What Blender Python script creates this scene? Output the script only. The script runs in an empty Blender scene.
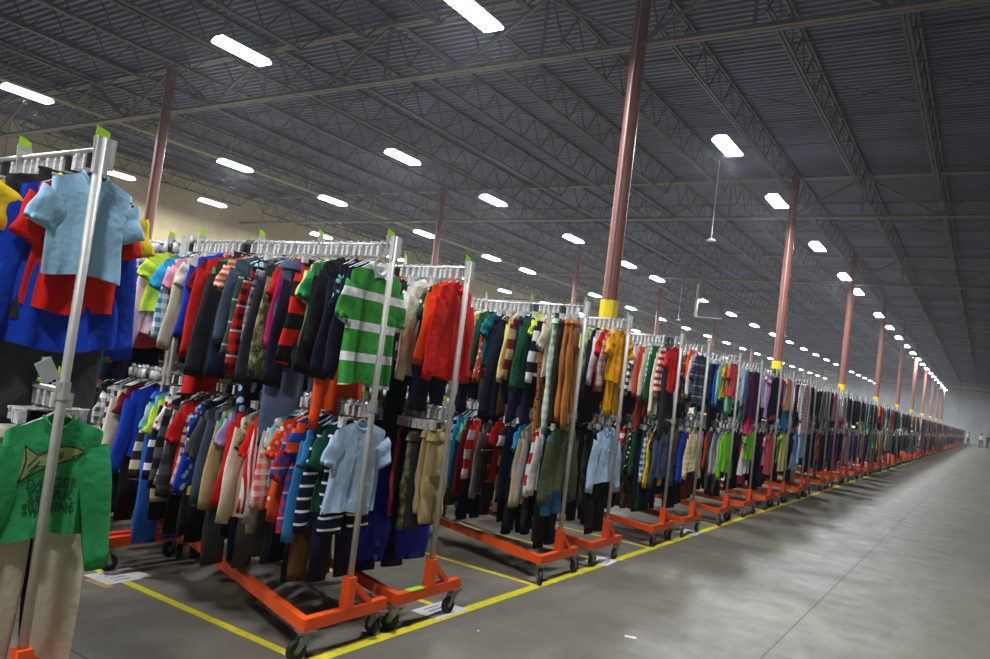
import bpy, math, random
import numpy as np
from mathutils import Vector, Matrix
random.seed(7)
SC = bpy.context.scene
COL = SC.collection
PI = math.pi

# ------------------------------------------------------------------ helpers
def lin(c):
    return tuple(((v/255)/12.92 if v/255 <= .04045 else ((v/255+.055)/1.055)**2.4) for v in c)

class MB:
    """collects vertices and faces of one mesh"""
    def __init__(s): s.v = []; s.f = []; s.m = []; s.mi = 0
    def add(s, vs, fs):
        b = len(s.v); s.v += [tuple(v) for v in vs]; s.f += [tuple(i+b for i in f) for f in fs]; s.m += [s.mi]*len(fs)
    def box(s, x0, x1, y0, y1, z0, z1):
        s.add([(x0,y0,z0),(x1,y0,z0),(x1,y1,z0),(x0,y1,z0),(x0,y0,z1),(x1,y0,z1),(x1,y1,z1),(x0,y1,z1)],
              [(3,2,1,0),(4,5,6,7),(0,1,5,4),(1,2,6,5),(2,3,7,6),(3,0,4,7)])
    def bar(s, a, b, w, h, up=(0,0,1)):
        a = Vector(a); b = Vector(b); d = (b-a).normalized(); u = Vector(up)
        if abs(d.dot(u)) > .98: u = Vector((1,0,0))
        r = d.cross(u).normalized()*w/2; u = r.cross(d).normalized()*h/2
        vs = [a-r-u, a+r-u, a+r+u, a-r+u, b-r-u, b+r-u, b+r+u, b-r+u]
        s.add(vs, [(3,2,1,0),(4,5,6,7),(0,1,5,4),(1,2,6,5),(2,3,7,6),(3,0,4,7)])
    def tube(s, pts, r, n=10, cap=True):
        pts = [Vector(p) for p in pts]; N = len(pts)
        rs = r if isinstance(r, (list, tuple)) else [r]*N
        ref = None; vs = []
        for i, p in enumerate(pts):
            d = (pts[min(i+1,N-1)]-pts[max(i-1,0)]).normalized()
            if ref is None:
                ref = Vector((0,0,1)) if abs(d.z) < .9 else Vector((1,0,0))
            x = (ref - d*ref.dot(d)).normalized(); ref = x; y = d.cross(x)
            for k in range(n):
                a = 2*PI*k/n; vs.append(p + (x*math.cos(a)+y*math.sin(a))*rs[i])
        fs = []
        for i in range(N-1):
            for k in range(n):
                a = i*n+k; b = i*n+(k+1)%n; fs.append((a, b, b+n, a+n))
        if cap: fs.append(tuple(range(n))[::-1]); fs.append(tuple((N-1)*n+k for k in range(n)))
        s.add(vs, fs)
    def lathe(s, prof, n=20, axis='z', c=(0,0,0)):
        vs = []
        for (r, h) in prof:
            for k in range(n):
                a = 2*PI*k/n; x, y = r*math.cos(a), r*math.sin(a)
                vs.append((c[0]+x, c[1]+y, c[2]+h) if axis == 'z' else (c[0]+x, c[1]+h, c[2]+y))
        fs = []
        for i in range(len(prof)-1):
            for k in range(n):
                a = i*n+k; b = i*n+(k+1)%n
                fs.append((a, b, b+n, a+n) if axis == 'z' else (b, a, a+n, b+n))
        s.add(vs, fs)
    def mesh(s, name, mats, smooth=False):
        me = bpy.data.meshes.new(name); me.from_pydata(s.v, [], s.f); me.update()
        for m in (mats if isinstance(mats, (list, tuple)) else [mats]): me.materials.append(m)
        if any(s.m): me.polygons.foreach_set('material_index', s.m)
        if smooth: me.polygons.foreach_set('use_smooth', [True]*len(me.polygons))
        return me
    def obj(s, name, mats, parent=None, smooth=False):
        return link(name, s.mesh(name, mats, smooth), parent)

def link(name, data, parent=None):
    o = bpy.data.objects.new(name, data); COL.objects.link(o)
    if parent is not None: o.parent = parent
    return o
def tag(o, label=None, cat=None, group=None, kind=None):
    if label: o['label'] = label
    if cat: o['category'] = cat
    if group: o['group'] = group
    if kind: o['kind'] = kind
    return o
def copy_tree(o, parent=None):
    c = o.copy(); COL.objects.link(c)
    if parent is not None: c.parent = parent
    for ch in KIDS.get(o.name, []): copy_tree(ch, c)
    return c
KIDS = {}
def kid(parent, o):
    KIDS.setdefault(parent.name, []).append(o); return o
ORD = ['','first','second','third','fourth','fifth','sixth','seventh','eighth','ninth','tenth','eleventh','twelfth','thirteenth','fourteenth','fifteenth','sixteenth','seventeenth','eighteenth','nineteenth','twentieth']
TENS = {20:'twenty',30:'thirty',40:'forty',50:'fifty',60:'sixty',70:'seventy',80:'eighty',90:'ninety'}
TENTH = {20:'twentieth',30:'thirtieth',40:'fortieth',50:'fiftieth',60:'sixtieth',70:'seventieth',80:'eightieth',90:'ninetieth'}
def ordw(n):
    if n <= 20: return ORD[n]
    if n >= 100: return 'hundred and '+ordw(n-100) if n > 100 else 'hundredth'
    return TENTH[n] if n % 10 == 0 else TENS[n//10*10]+'-'+ORD[n % 10]

# ------------------------------------------------------------------ materials
class NT:
    def __init__(s, name):
        s.m = bpy.data.materials.new(name); s.m.use_nodes = True
        s.t = s.m.node_tree; s.b = s.t.nodes['Principled BSDF']
    def n(s, typ, **kw):
        o = s.t.nodes.new(typ)
        for k, v in kw.items():
            if k.startswith('i_'):
                o.inputs[k[2:].replace('_', ' ')].default_value = v
            else: setattr(o, k, v)
        return o
    def l(s, a, b): s.t.links.new(a, b)
    def math(s, op, a, b=None):
        o = s.n('ShaderNodeMath', operation=op)
        for i, v in enumerate((a, b)):
            if v is None: continue
            if isinstance(v, (int, float)): o.inputs[i].default_value = v
            else: s.l(v, o.inputs[i])
        return o.outputs[0]
    def mix(s, f, a, b, mode='MIX'):
        o = s.n('ShaderNodeMix', data_type='RGBA', blend_type=mode)
        for i, v in ((0, f), (6, a), (7, b)):
            if isinstance(v, (int, float)): o.inputs[i].default_value = v
            elif isinstance(v, tuple): o.inputs[i].default_value = v+(1,) if len(v) == 3 else v
            else: s.l(v, o.inputs[i])
        return o.outputs[2]
    def noise(s, scale, detail=4, vec=None, rough=.5):
        o = s.n('ShaderNodeTexNoise'); o.inputs['Scale'].default_value = scale; o.inputs['Detail'].default_value = detail
        o.inputs['Roughness'].default_value = rough
        if vec is not None: s.l(vec, o.inputs['Vector'])
        return o.outputs['Fac']
    def ramp(s, f, stops, const=False):
        o = s.n('ShaderNodeValToRGB'); e = o.color_ramp.elements
        if const: o.color_ramp.interpolation = 'CONSTANT'
        while len(e) < len(stops): e.new(.5)
        for i, (p_, c) in enumerate(stops):
            e[i].position = p_; e[i].color = c+(1,) if len(c) == 3 else c
        s.l(f, o.inputs[0]); return o.outputs[0]
    def bump(s, h, dist, strength=1):
        o = s.n('ShaderNodeBump'); o.inputs['Distance'].default_value = dist; o.inputs['Strength'].default_value = strength
        s.l(h, o.inputs['Height']); s.l(o.outputs[0], s.b.inputs['Normal'])
    def vec(s, kind='Object'):
        return s.n('ShaderNodeTexCoord').outputs[kind]

def plain(name, rgb, rough=.6, metal=0., var=.12, nscale=30, bump=0, spec=.5):
    k = NT(name); c = lin(rgb); v = k.vec()
    f = k.noise(nscale, 4, v)
    col = k.ramp(f, [(.3, tuple(x*(1-var) for x in c)), (.7, tuple(min(1, x*(1+var)) for x in c))])
    k.l(col, k.b.inputs['Base Color'])
    k.b.inputs['Roughness'].default_value = rough; k.b.inputs['Metallic'].default_value = metal
    k.b.inputs['Specular IOR Level'].default_value = spec
    if bump: k.bump(f, bump)
    return k.m

M = {}
M['orange'] = plain('orange_paint', (246,88,24), .42, 0, .06, 12)
M['post'] = plain('zinc_post', (176,173,166), .42, .15, .08, 25)
M['rail'] = plain('chrome_rail', (190,190,192), .28, .8, .08, 40)
M['rubber'] = plain('black_rubber', (26,26,28), .6, 0, .2, 30)
M['tread'] = plain('grey_tread', (112,110,108), .6, 0, .1, 30)
M['steel'] = plain('caster_steel', (150,150,148), .35, .7, .12, 30)
M['tagclear'] = plain('clear_divider', (222,222,216), .25, 0, .05, 20); M['tagclear'].node_tree.nodes['Principled BSDF'].inputs['Transmission Weight'].default_value = .35
M['taggreen'] = plain('lime_card', (168,228,20), .5, 0, .05, 20)
M['paper'] = plain('paper_sheet', (205,206,204), .6, 0, .08, 14)
M['ink'] = plain('pen_ink', (70,84,120), .6, 0, .1, 14)
M['truss'] = plain('truss_paint', (74,71,73), .55, .0, .18, 6)
M['girder'] = plain('girder_paint', (112,104,100), .55, .0, .18, 6)
M['colred'] = plain('oxide_red_paint', (138,80,66), .45, 0, .12, 5)
M['guard'] = plain('yellow_guard', (240,208,10), .5, 0, .05, 6)
M['conduit'] = plain('conduit_metal', (214,186,178), .4, .2, .08, 8)
M['gaspipe'] = plain('tan_pipe_paint', (176,158,112), .5, 0, .08, 4)
M['line'] = plain('yellow_floor_paint', (214,202,34), .5, 0, .16, 26)
M['oldline'] = plain('worn_yellow_paint', (172,144,84), .6, 0, .18, 26)
M['fixture'] = plain('white_fixture', (215,218,222), .4, 0, .05, 10)
M['unit'] = plain('heater_grey', (96,98,100), .5, .2, .1, 10)
M['whitepaint'] = plain('white_paint', (225,225,225), .5, 0, .05, 10)
M['skin'] = plain('skin', (196,148,120), .5, 0, .05, 20)
M['hair'] = plain('dark_hair', (38,28,22), .6, 0, .2, 60)
M['plastic'] = None
k = NT('clear_hanger_plastic'); v = k.vec()
k.l(k.ramp(k.noise(60, 3, v), [(.35, lin((196,196,194))), (.65, lin((246,244,240)))]), k.b.inputs['Base Color'])
k.b.inputs['Roughness'].default_value = .22; k.b.inputs['Transmission Weight'].default_value = .12; k.b.inputs['IOR'].default_value = 1.4
M['plastic'] = k.m
k = NT('black_hanger_plastic'); k.b.inputs['Base Color'].default_value = (.02,.02,.02,1); k.b.inputs['Roughness'].default_value = .4
M['blackplastic'] = k.m
k = NT('fluorescent_lens'); k.b.inputs['Base Color'].default_value = (.9,.93,1,1)
k.b.inputs['Emission Color'].default_value = (.80,.88,1,1); k.b.inputs['Emission Strength'].default_value = 14
M['lens'] = k.m
k = NT('fluorescent_side_lens'); k.b.inputs['Base Color'].default_value = (.9,.93,1,1)
k.b.inputs['Emission Color'].default_value = (.62,.74,1,1); k.b.inputs['Emission Strength'].default_value = 7
M['sidelens'] = k.m

# floor
k = NT('polished_concrete'); v = k.vec()
n1 = k.noise(.35, 6, v, .6); n2 = k.noise(3.5, 5, v, .65); n3 = k.noise(40, 4, v, .7)
mp = k.n('ShaderNodeMapping'); mp.inputs['Scale'].default_value = (2.5, .35, 1); mp.inputs['Rotation'].default_value = (0,0,.5); k.l(v, mp.inputs[0])
n4 = k.noise(1.3, 5, mp.outputs[0], .7)
base = k.ramp(n1, [(.3, lin((104,101,88))), (.7, lin((126,123,110)))])
base = k.mix(k.ramp(n2, [(.35,(0,0,0)),(.75,(.6,.6,.6))]), base, lin((92,87,78)))
base = k.mix(k.ramp(n4, [(.5,(0,0,0)),(.75,(.5,.5,.5))]), base, lin((138,136,126)))
base = k.mix(k.ramp(n3, [(.50,(0,0,0)),(.75,(.45,.45,.45))]), base, lin((90,86,80)))
n5 = k.noise(.9, 3, v)
base = k.mix(k.ramp(n5, [(.62,(0,0,0)),(.74,(.4,.4,.4))]), base, lin((150,134,84)))
sep = k.n('ShaderNodeSeparateXYZ'); k.l(v, sep.inputs[0])
def jointline(coord, at, period, wdt):
    a = k.math('SUBTRACT', coord, at); b = k.math('PINGPONG', a, period/2)
    return k.math('LESS_THAN', b, wdt)
j = k.math('MAXIMUM', jointline(sep.outputs[0], 1.64, 4.36, .006), jointline(sep.outputs[1], -.6, 13.07, .006))
base = k.mix(k.math('MULTIPLY', j, .75), base, lin((50,48,44)))
k.l(base, k.b.inputs['Base Color'])
k.l(k.ramp(n2, [(.3,(.46,.46,.46)),(.7,(.62,.62,.62))]), k.b.inputs['Roughness'])
k.bump(n3, .002, .25)
M['floor'] = k.m
# walls
def wallmat(name, a, b, c):
    k = NT(name); v = k.vec(); n1 = k.noise(.22, 6, v, .6); n2 = k.noise(1.5, 6, v, .7)
    base = k.ramp(n1, [(.3, lin(a)), (.7, lin(b))])
    base = k.mix(k.ramp(n2, [(.4,(0,0,0)),(.8,(.5,.5,.5))]), base, lin(c))
    sp = k.n('ShaderNodeSeparateXYZ'); k.l(v, sp.inputs[0])
    s1 = k.math('ADD', sp.outputs[0], sp.outputs[1])
    pj = k.math('LESS_THAN', k.math('PINGPONG', s1, 3.2), .03)
    base = k.mix(k.math('MULTIPLY', pj, .5), base, lin((60,56,50)))
    k.l(base, k.b.inputs['Base Color']); k.b.inputs['Roughness'].default_value = .85; k.bump(n2, .01, .3)
    return k.m
M['wall_left'] = wallmat('tan_concrete_wall', (190,174,132), (214,199,156), (150,136,104))
M['wall'] = wallmat('grey_concrete_wall', (150,154,158), (186,190,194), (128,132,138))
k = NT('roof_deck_paint'); v = k.vec(); n1 = k.noise(.5, 5, v)
k.l(k.ramp(n1, [(.3, lin((84,87,104))), (.7, lin((112,115,134)))]), k.b.inputs['Base Color'])
k.b.inputs['Roughness'].default_value = .6
M['deck'] = k.m

PAL = dict(red=(206,30,26), bred=(224,34,22), orange=(244,84,20), dorange=(196,72,36), maroon=(112,18,30), coral=(226,86,92), pink=(236,150,176), hotpink=(232,40,112), ltpink=(240,196,206),
    magenta=(176,30,96), plum=(72,26,70), purple=(86,48,128), lavender=(172,152,210), navy=(24,28,58), dnavy=(20,23,44), royal=(22,66,190), blue=(30,80,160), steelblue=(46,122,176), cobalt=(16,24,170),
    sky=(46,164,222), ltblue=(160,206,234), paleblue=(178,204,232), aqua=(112,184,190), teal=(20,112,118), mint=(130,212,182), green=(50,156,92), kelly=(58,150,58), dgreen=(24,84,56), lime=(128,220,40), limeyellow=(204,226,66),
    olive=(104,104,60), dolive=(82,88,60), khaki=(190,168,116), tan=(176,150,104), cream=(226,218,192), white=(228,228,226), offwhite=(200,194,170), yellow=(240,206,30), gold=(246,170,16), mustard=(226,160,20),
    brown=(96,64,44), copper=(176,112,52), dbrown=(52,38,32), grey=(138,138,140), ltgrey=(176,176,176), dgrey=(74,74,78), charcoal=(46,46,52), black=(24,24,27), slate=(70,82,104), paleyellow=(238,228,140), peach=(240,170,130), seafoam=(120,206,150))
WORD = dict(bred='bright red', dorange='rust orange', hotpink='hot pink', ltpink='pale pink', dnavy='dark navy', royal='royal blue', steelblue='steel blue', cobalt='cobalt blue', sky='sky blue', ltblue='light blue', paleblue='pale blue',
    kelly='kelly green', dgreen='dark green', lime='lime green', limeyellow='lime yellow', dolive='dark olive', offwhite='off-white', copper='copper brown', dbrown='dark brown', ltgrey='light grey', dgrey='dark grey', slate='slate blue', paleyellow='pale yellow', seafoam='sea green', gold='golden yellow')
def W(c): return WORD.get(c, c)
CM = {}
def cloth(key):
    """key: 'red' | 'st:green:white:9' | 'pl:red:black' | 'camo:olive' | 'denim:navy' | 'pr:navy:white'"""
    if key in CM: return CM[key]
    p = key.split(':'); k = NT('fabric_'+'_'.join(p)); v = k.vec(); b = k.b
    sep = k.n('ShaderNodeSeparateXYZ'); k.l(v, sep.inputs[0])
    weave = k.noise(420, 2, v); wrinkle = k.noise(22, 3, v)
    if len(p) == 1: col = k.mix(k.math('MULTIPLY', wrinkle, .25), lin(PAL[p[0]]), tuple(x*.8 for x in lin(PAL[p[0]])))
    else:
        c1 = lin(PAL[p[1]]); c2 = lin(PAL[p[2]]) if len(p) > 2 else c1
        if p[0] == 'st':
            n = float(p[3]) if len(p) > 3 else 14; duty = float(p[4]) if len(p) > 4 else .5
            f = k.math('LESS_THAN', k.math('FRACT', k.math('MULTIPLY', sep.outputs[2], n)), duty)
            col = k.mix(f, c2, c1)
        elif p[0] == 'vs':
            f = k.math('LESS_THAN', k.math('FRACT', k.math('MULTIPLY', sep.outputs[1], 38.)), .45)
            col = k.mix(f, c1, c2)
        elif p[0] == 'pl':
            f = k.math('LESS_THAN', k.math('FRACT', k.math('MULTIPLY', sep.outputs[2], 17.)), .5)
            g = k.math('LESS_THAN', k.math('FRACT', k.math('MULTIPLY', sep.outputs[1], 17.)), .5)
            col = k.mix(k.math('MULTIPLY', k.math('ADD', f, g), .5), c1, c2)
            h = k.math('LESS_THAN', k.math('FRACT', k.math('MULTIPLY', sep.outputs[2], 8.5)), .08)
            col = k.mix(k.math('MULTIPLY', h, .6), col, (.7,.7,.7))
        elif p[0] == 'camo':
            cc = [lin(c) for c in ([(70,74,46),(128,126,84),(96,88,58),(160,150,116)] if p[1] == 'olive' else [(90,86,60),(170,156,120),(60,58,44),(128,118,86)])]
            col = k.ramp(k.noise(28, 2, v), [(0,cc[2]),(.42,cc[0]),(.5,cc[1]),(.6,cc[3])], True)
        elif p[0] == 'denim':
            col = k.ramp(k.noise(8, 5, v), [(.3, c1), (.75, tuple(x*1.9+.01 for x in c1))])
        elif p[0] == 'pr':
            n = float(p[3]) if len(p) > 3 else 30
            vo = k.n('ShaderNodeTexVoronoi'); vo.inputs['Scale'].default_value = n; k.l(v, vo.inputs['Vector'])
            col = k.mix(k.math('LESS_THAN', vo.outputs['Distance'], .36), c1, c2)
        elif p[0] == 'blk':   # broad rugby blocks
            f = k.math('LESS_THAN', k.math('FRACT', k.math('MULTIPLY', sep.outputs[2], 6.)), .5)
            col = k.mix(f, c1, c2)
    k.l(col, b.inputs['Base Color']); b.inputs['Roughness'].default_value = .85; b.inputs['Specular IOR Level'].default_value = .2
    if key == 'cobalt': b.inputs['Roughness'].default_value = .35
    crease = k.noise(7, 3, v)
    k.bump(k.math('ADD', k.math('ADD', k.math('MULTIPLY', weave, .10), wrinkle), k.math('MULTIPLY', crease, 1.6)), .012, .6)
    CM[key] = k.m; return k.m
def keyword(key):
    p = key.split(':')
    if len(p) == 1: return W(p[0])
    if p[0] in ('st', 'vs', 'blk'): return W(p[1])+'-and-'+W(p[2])+' striped'
    if p[0] == 'pl': return W(p[1])+'-and-'+W(p[2])+' plaid'
    if p[0] == 'camo': return 'camouflage'
    if p[0] == 'denim': return W(p[1])+' denim'
    return (W(p[2]).split()[-1] if ' ' in W(p[1]) else W(p[2]))+'-patterned '+W(p[1])
def avgcol(key):
    p = key.split(':')
    if p[0] == 'camo': return lin((110,108,74))
    return lin(PAL[p[0] if len(p) == 1 else p[1]])
def altcol(key):
    p = key.split(':')
    if len(p) > 2: return lin(PAL[p[2]])
    if len(p) == 2 and p[0] == 'camo': return lin((150,140,104))
    return avgcol(key)

# ------------------------------------------------------------------ garments
def body_grid(wid, length, flare, nu, nv, rnd, thick=.017, neck=.30, drop=.062, dip=.05, strap=False, fold=1.0, open_front=False):
    ph = [rnd.uniform(0, 6.28) for _ in range(6)]; fq = [rnd.uniform(2.0, 3.4), rnd.uniform(4.5, 7)]
    vs = []; loop = 2*nu
    for j in range(nv+1):
        v = j/nv
        for i in range(loop):
            front = i < nu
            u = -1+2*(i/nu) if front else 1-2*((i-nu)/nu)
            s = abs(u)
            ztop = -.10-drop*s**1.1
            if s < neck:
                ztop -= (dip if front else dip*.25)*(1-(s/neck)**2)
            if strap: ztop -= .02*(1 if s > .8 else 0)
            zb = -.10-length + .012*math.sin(3*u+ph[0])
            vv = v**1.15
            z = ztop+(zb-ztop)*vv
            hw = wid/2*(1-.10*math.sin(PI*min(1, v*1.1))*.5+(flare-1)*max(0, v-.25)/.75)
            if j == 0: hw *= .97
            y = u*hw
            t = thick*(.6+.4*min(1, v*5))*math.sqrt(max(0, 1-u**4))*(1+.7*max(0, flare-1)*v)
            w = fold*v**.7*(.013*math.sin(fq[0]*u*3+ph[1]+(0 if front else .8))+.008*math.sin(fq[1]*u*2+ph[2]+2.5*v)+(.004*math.sin(9*v+ph[3]+3*u)))
            lean = .015*math.sin(ph[4])*v
            vs.append(((t if front else -t)+w+lean, y+.006*v*math.sin(7*v+ph[5]), z))
    fs = []
    for j in range(nv):
        for i in range(loop):
            a = j*loop+i; b = j*loop+(i+1) % loop
            fs.append((a, b, b+loop, a+loop))
    return vs, fs
def sleeve_tube(side, wid, slen, ang, r0, r1, n, seg, rnd, swing=None):
    vs = []; sw = rnd.uniform(-.03, .04) if swing is None else swing; bend = rnd.uniform(.0, .25)
    p = Vector((0, side*(wid/2-.030), -.158-r0*.95)); d_ang = ang
    ph = rnd.uniform(0, 6)
    for j in range(seg+1):
        t = j/seg
        a = d_ang*(1-t*bend*1.0)
        if j == 0: a = ang*1.15
        d = Vector((sw*t, side*math.sin(a), -math.cos(a))).normalized()
        if j: p = p+d*(slen/seg)
        nrm = Vector((0, side*math.cos(a), math.sin(a)))
        r = r0+(r1-r0)*t; tx = min(.019, r*.42)*(1 if j else .55)
        for q in range(n):
            b = 2*PI*q/n
            wob = 1+.10*math.sin(3*b+ph+5*t)
            vs.append(p+nrm*(math.cos(b)*r*wob)+Vector((math.sin(b)*tx*wob+.004*math.sin(9*t+ph), 0, 0)))
    # a short inner lining so the cuff reads as cloth with an opening
    c = sum((Vector(x) for x in vs[-n:]), Vector())/n
    for q in range(n): vs.append(c+(Vector(vs[seg*n+q])-c)*.82+Vector((0, -side*math.sin(a)*.02, math.cos(a)*.03)))
    fs = []
    for j in range(seg+1):
        for q in range(n):
            A = j*n+q; B = j*n+(q+1) % n
            fs.append((A, B, B+n, A+n))
    return vs, fs
def leg_tube(side, wid, z0, z1, n, seg, rnd, r1=None, thick=.022):
    vs = []; ph = rnd.uniform(0, 6); r0 = wid/4+.004; r1 = r1 or wid/4*.82
    for j in range(seg+1):
        t = j/seg; z = z0+(z1-z0)*t
        cy = side*(wid/4+.012*t); r = r0+(r1-r0)*t
        for q in range(n):
            b = 2*PI*q/n
            y = cy+math.copysign(abs(math.cos(b))**.8, math.cos(b))*r
            x = math.copysign(abs(math.sin(b))**.8, math.sin(b))*thick*(1+.15*math.sin(2*b+ph))+.006*math.sin(11*t+ph+2*b)+.012*t*math.sin(ph)
            vs.append((x, y, z))
    c = Vector((0, cy, z1))
    for q in range(n):
        w = Vector(vs[seg*n+q]); vs.append(c+(w-c)*.85+Vector((0,0,.03)))
    fs = [(j*n+q, (j)*n+(q+1) % n, (j+1)*n+(q+1) % n, (j+1)*n+q) for j in range(seg+1) for q in range(n)]
    return vs, fs
def hip_grid(wid, z0, z1, n, seg, rnd, thick=.022):
    vs = []; ph = rnd.uniform(0, 6)
    for j in range(seg+1):
        t = j/seg; z = z0+(z1-z0)*t
        for q in range(n):
            b = 2*PI*q/n
            y = math.copysign(abs(math.cos(b))**.7, math.cos(b))*wid/2*(.90+.12*t)
            x = math.copysign(abs(math.sin(b))**.7, math.sin(b))*thick*(.55+.45*min(1, t*2))+.004*math.sin(3*b+ph)*t
            vs.append((x, y, z))
    fs = [(j*n+q, j*n+(q+1) % n, (j+1)*n+(q+1) % n, (j+1)*n+q) for j in range(seg) for q in range(n)]
    fs.append(tuple(seg*n+q for q in range(n)))
    return vs, fs

# kinds: code -> (name, words, category, params)
GK = {
 'tee': ('t_shirt', 't-shirt', 'shirt'), 'polo': ('polo_shirt', 'polo shirt', 'shirt'), 'lst': ('long_sleeved_shirt', 'long-sleeved shirt', 'shirt'),
 'btn': ('button_shirt', 'button shirt', 'shirt'), 'hood': ('hooded_sweatshirt', 'hooded sweatshirt', 'sweatshirt'), 'jkt': ('jacket', 'jacket', 'jacket'),
 'coat': ('coat', 'long coat', 'coat'), 'dress': ('dress', 'dress', 'dress'), 'pant': ('trousers', 'trousers', 'trousers'), 'jean': ('jeans', 'jeans', 'jeans'),
 'short': ('shorts', 'shorts', 'shorts'), 'skirt': ('skirt', 'skirt', 'skirt')}
TPL = {}
def template(kind, var):
    """parts of one kind of garment: list of (part name, mesh)"""
    key = (kind, var)
    if key in TPL: return TPL[key]
    rnd = random.Random(hash(kind) % 1000*0+sum(map(ord, kind))*31+var*7)
    w = [.34, .40, .37, .43][var % 4]; L = [.44, .52, .48, .56][var % 4]
    dm = cloth('grey'); parts = []
    def mk(nm, vs, fs): 
        b = MB(); b.add(vs, fs); me = b.mesh(nm, dm, True); return me
    if kind in ('pant', 'jean', 'short', 'skirt'):
        ww = .27+.03*(var % 3); ln = {'pant': .70+.05*(var % 3), 'jean': .72+.05*(var % 3), 'short': .40, 'skirt': .36}[kind]
        if kind == 'skirt':
            vs, fs = body_grid(ww*.9, ln, 1.5, 16, 10, rnd, thick=.02, neck=.0, drop=.0, fold=1.4)
            parts.append(('body', mk('skirt', vs, fs)))
        else:
            b = MB(); b.add(*hip_grid(ww, -.125, -.34, 28, 6, rnd))
            sp = .004
            for s in (-1, 1): b.add(*leg_tube(s, ww, -.31, -.125-ln, 18, 12, rnd))
            parts.append(('body', b.mesh(kind, dm, True)))
        b = MB(); b.add(*hip_grid(ww*1.01, -.118, -.155, 28, 2, rnd, .0225)); b.f.pop(); b.m.pop()
        parts.append(('waistband', b.mesh('waistband', dm, True)))
    else:
        fl = {'dress': 1.55, 'coat': 1.18, 'btn': 1.03}.get(kind, 1.0)
        ln = {'dress': .66, 'coat': .88, 'jkt': L+.08, 'hood': L+.04}.get(kind, L)
        th = {'jkt': .026, 'coat': .026, 'hood': .024}.get(kind, .016)
        if kind == 'dress': w = .30
        vs, fs = body_grid(w, ln, fl, 18, 16, rnd, thick=th, dip=.055 if kind != 'dress' else .08)
        parts.append(('body', mk(kind, vs, fs)))
        slen, ang, r0, r1 = {'tee': (.145, .40, .070, .064), 'polo': (.17, .34, .074, .066), 'lst': (.46, .20, .07, .042), 'btn': (.44, .22, .075, .05),
            'hood': (.48, .18, .085, .048), 'jkt': (.52, .17, .09, .062), 'coat': (.54, .15, .09, .065), 'dress': (.07, .8, .055, .055)}[kind]
        if kind == 'btn' and var % 2: slen, ang = .2, .5
        for s in (-1, 1):
            vs, fs = sleeve_tube(s, w*.96, slen, ang, r0, r1, 14, 9, rnd)
            parts.append(('sleeve', mk('sleeve', vs, fs)))
        # collar ring round the neck opening
        n = 20; hw = w/2*.30
        pts = []
        for q in range(n+1):
            a = 2*PI*q/n; u = math.cos(a); fr = math.sin(a) > 0
            z = -.10-.045*(abs(u)*.3)**1.1-(.055 if fr else .014)*(1-u*u)
            pts.append(((.010 if fr else -.010)*abs(math.sin(a))**.5, hw*u, z))
        b = MB()
        b.tube(pts, .006 if kind in ('tee', 'lst', 'dress') else .013, 6, False)
        if kind in ('polo', 'btn', 'jkt', 'coat'):
            for s in (-1, 1):
                b.add([(.016, s*.008, -.155), (.018, s*.055, -.175), (.016, s*.075, -.118), (.012, s*.05, -.10), (.010, s*.012, -.14),
                       (.021, s*.008, -.156), (.024, s*.055, -.176), (.022, s*.075, -.118)], [(0,1,2,3,4), (5,6,7,3,4), (0,5,6,1), (1,6,7,2)])
        parts.append(('collar', b.mesh('collar', dm, True)))
        if kind == 'hood':
            b = MB(); vs = []
            for j in range(7):
                t = j/6; r = .07*math.sin(PI*(.25+.7*t))
                for q in range(12):
                    a = 2*PI*q/12
                    vs.append((-.022-.03*t+math.cos(a)*r*.45, math.sin(a)*r*1.25, -.115-.10*t+.02*math.cos(a)))
            b.add(vs, [(j*12+q, j*12+(q+1) % 12, j*12+12+(q+1) % 12, j*12+12+q) for j in range(6) for q in range(12)]+[tuple(72+q for q in range(12))])
            parts.append(('hood', b.mesh('hood', dm, True)))
        if kind in ('jkt', 'coat', 'btn', 'polo'):
            b = MB(); zz = -.165; ze = -.10-ln+.03
            if kind == 'polo': ze = -.26
            if kind != 'polo': b.bar((th+.004, 0, zz), (th+.004, 0, ze), .018, .004, (1,0,0))
            for q in range(3 if kind == 'polo' else 6):
                z = zz-.02-(abs(ze-zz)-.03)*q/(3 if kind == 'polo' else 6)
                b.add([(th+.009+.001, .005*math.cos(a*PI/4), z+.005*math.sin(a*PI/4)) for a in range(8)]+[(th, .005*math.cos(a*PI/4), z+.005*math.sin(a*PI/4)) for a in range(8)],
                      [tuple(range(8))]+[(a, (a+1) % 8, 8+(a+1) % 8, 8+a) for a in range(8)])
            parts.append(('button_placket', b.mesh('button_placket', dm, False)))
    TPL[key] = parts; return parts

# hangers
def hanger_mesh(kind):
    b = MB()
    pts = [(0, .018*math.cos(a), -.018+.0215*math.sin(a)) for a in [PI*1.05-PI*1.15*i/9 for i in range(10)]]
    b.tube([(0, 0, -.085), (0, .008, -.055), (0, .018, -.032)]+pts[::-1], .0032, 6)
    b.box(-.008, .008, -.036, .036, -.078, -.026)            # size tab round the neck
    if kind == 'shirt':
        for s in (-1, 1):
            b.tube([(0, 0, -.085), (0, s*.05, -.116), (0, s*.11, -.144), (0, s*.145, -.162)], [.006, .004, .0035, .003], 6)
        b.tube([(0, -.14, -.166), (0, .14, -.166)], .003, 5)
    else:
        b.tube([(0, -.13, -.092), (0, .13, -.092)], .005, 6)
        for s in (-1, 1):
            b.box(-.016, .016, s*.105-.014, s*.105+.014, -.142, -.088)
    return b
HM = {k: hanger_mesh(k).mesh('hanger', M['plastic']) for k in ('shirt', 'clip')}
HM2 = {k: hanger_mesh(k).mesh('hanger', M['blackplastic']) for k in ('shirt', 'clip')}

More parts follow.
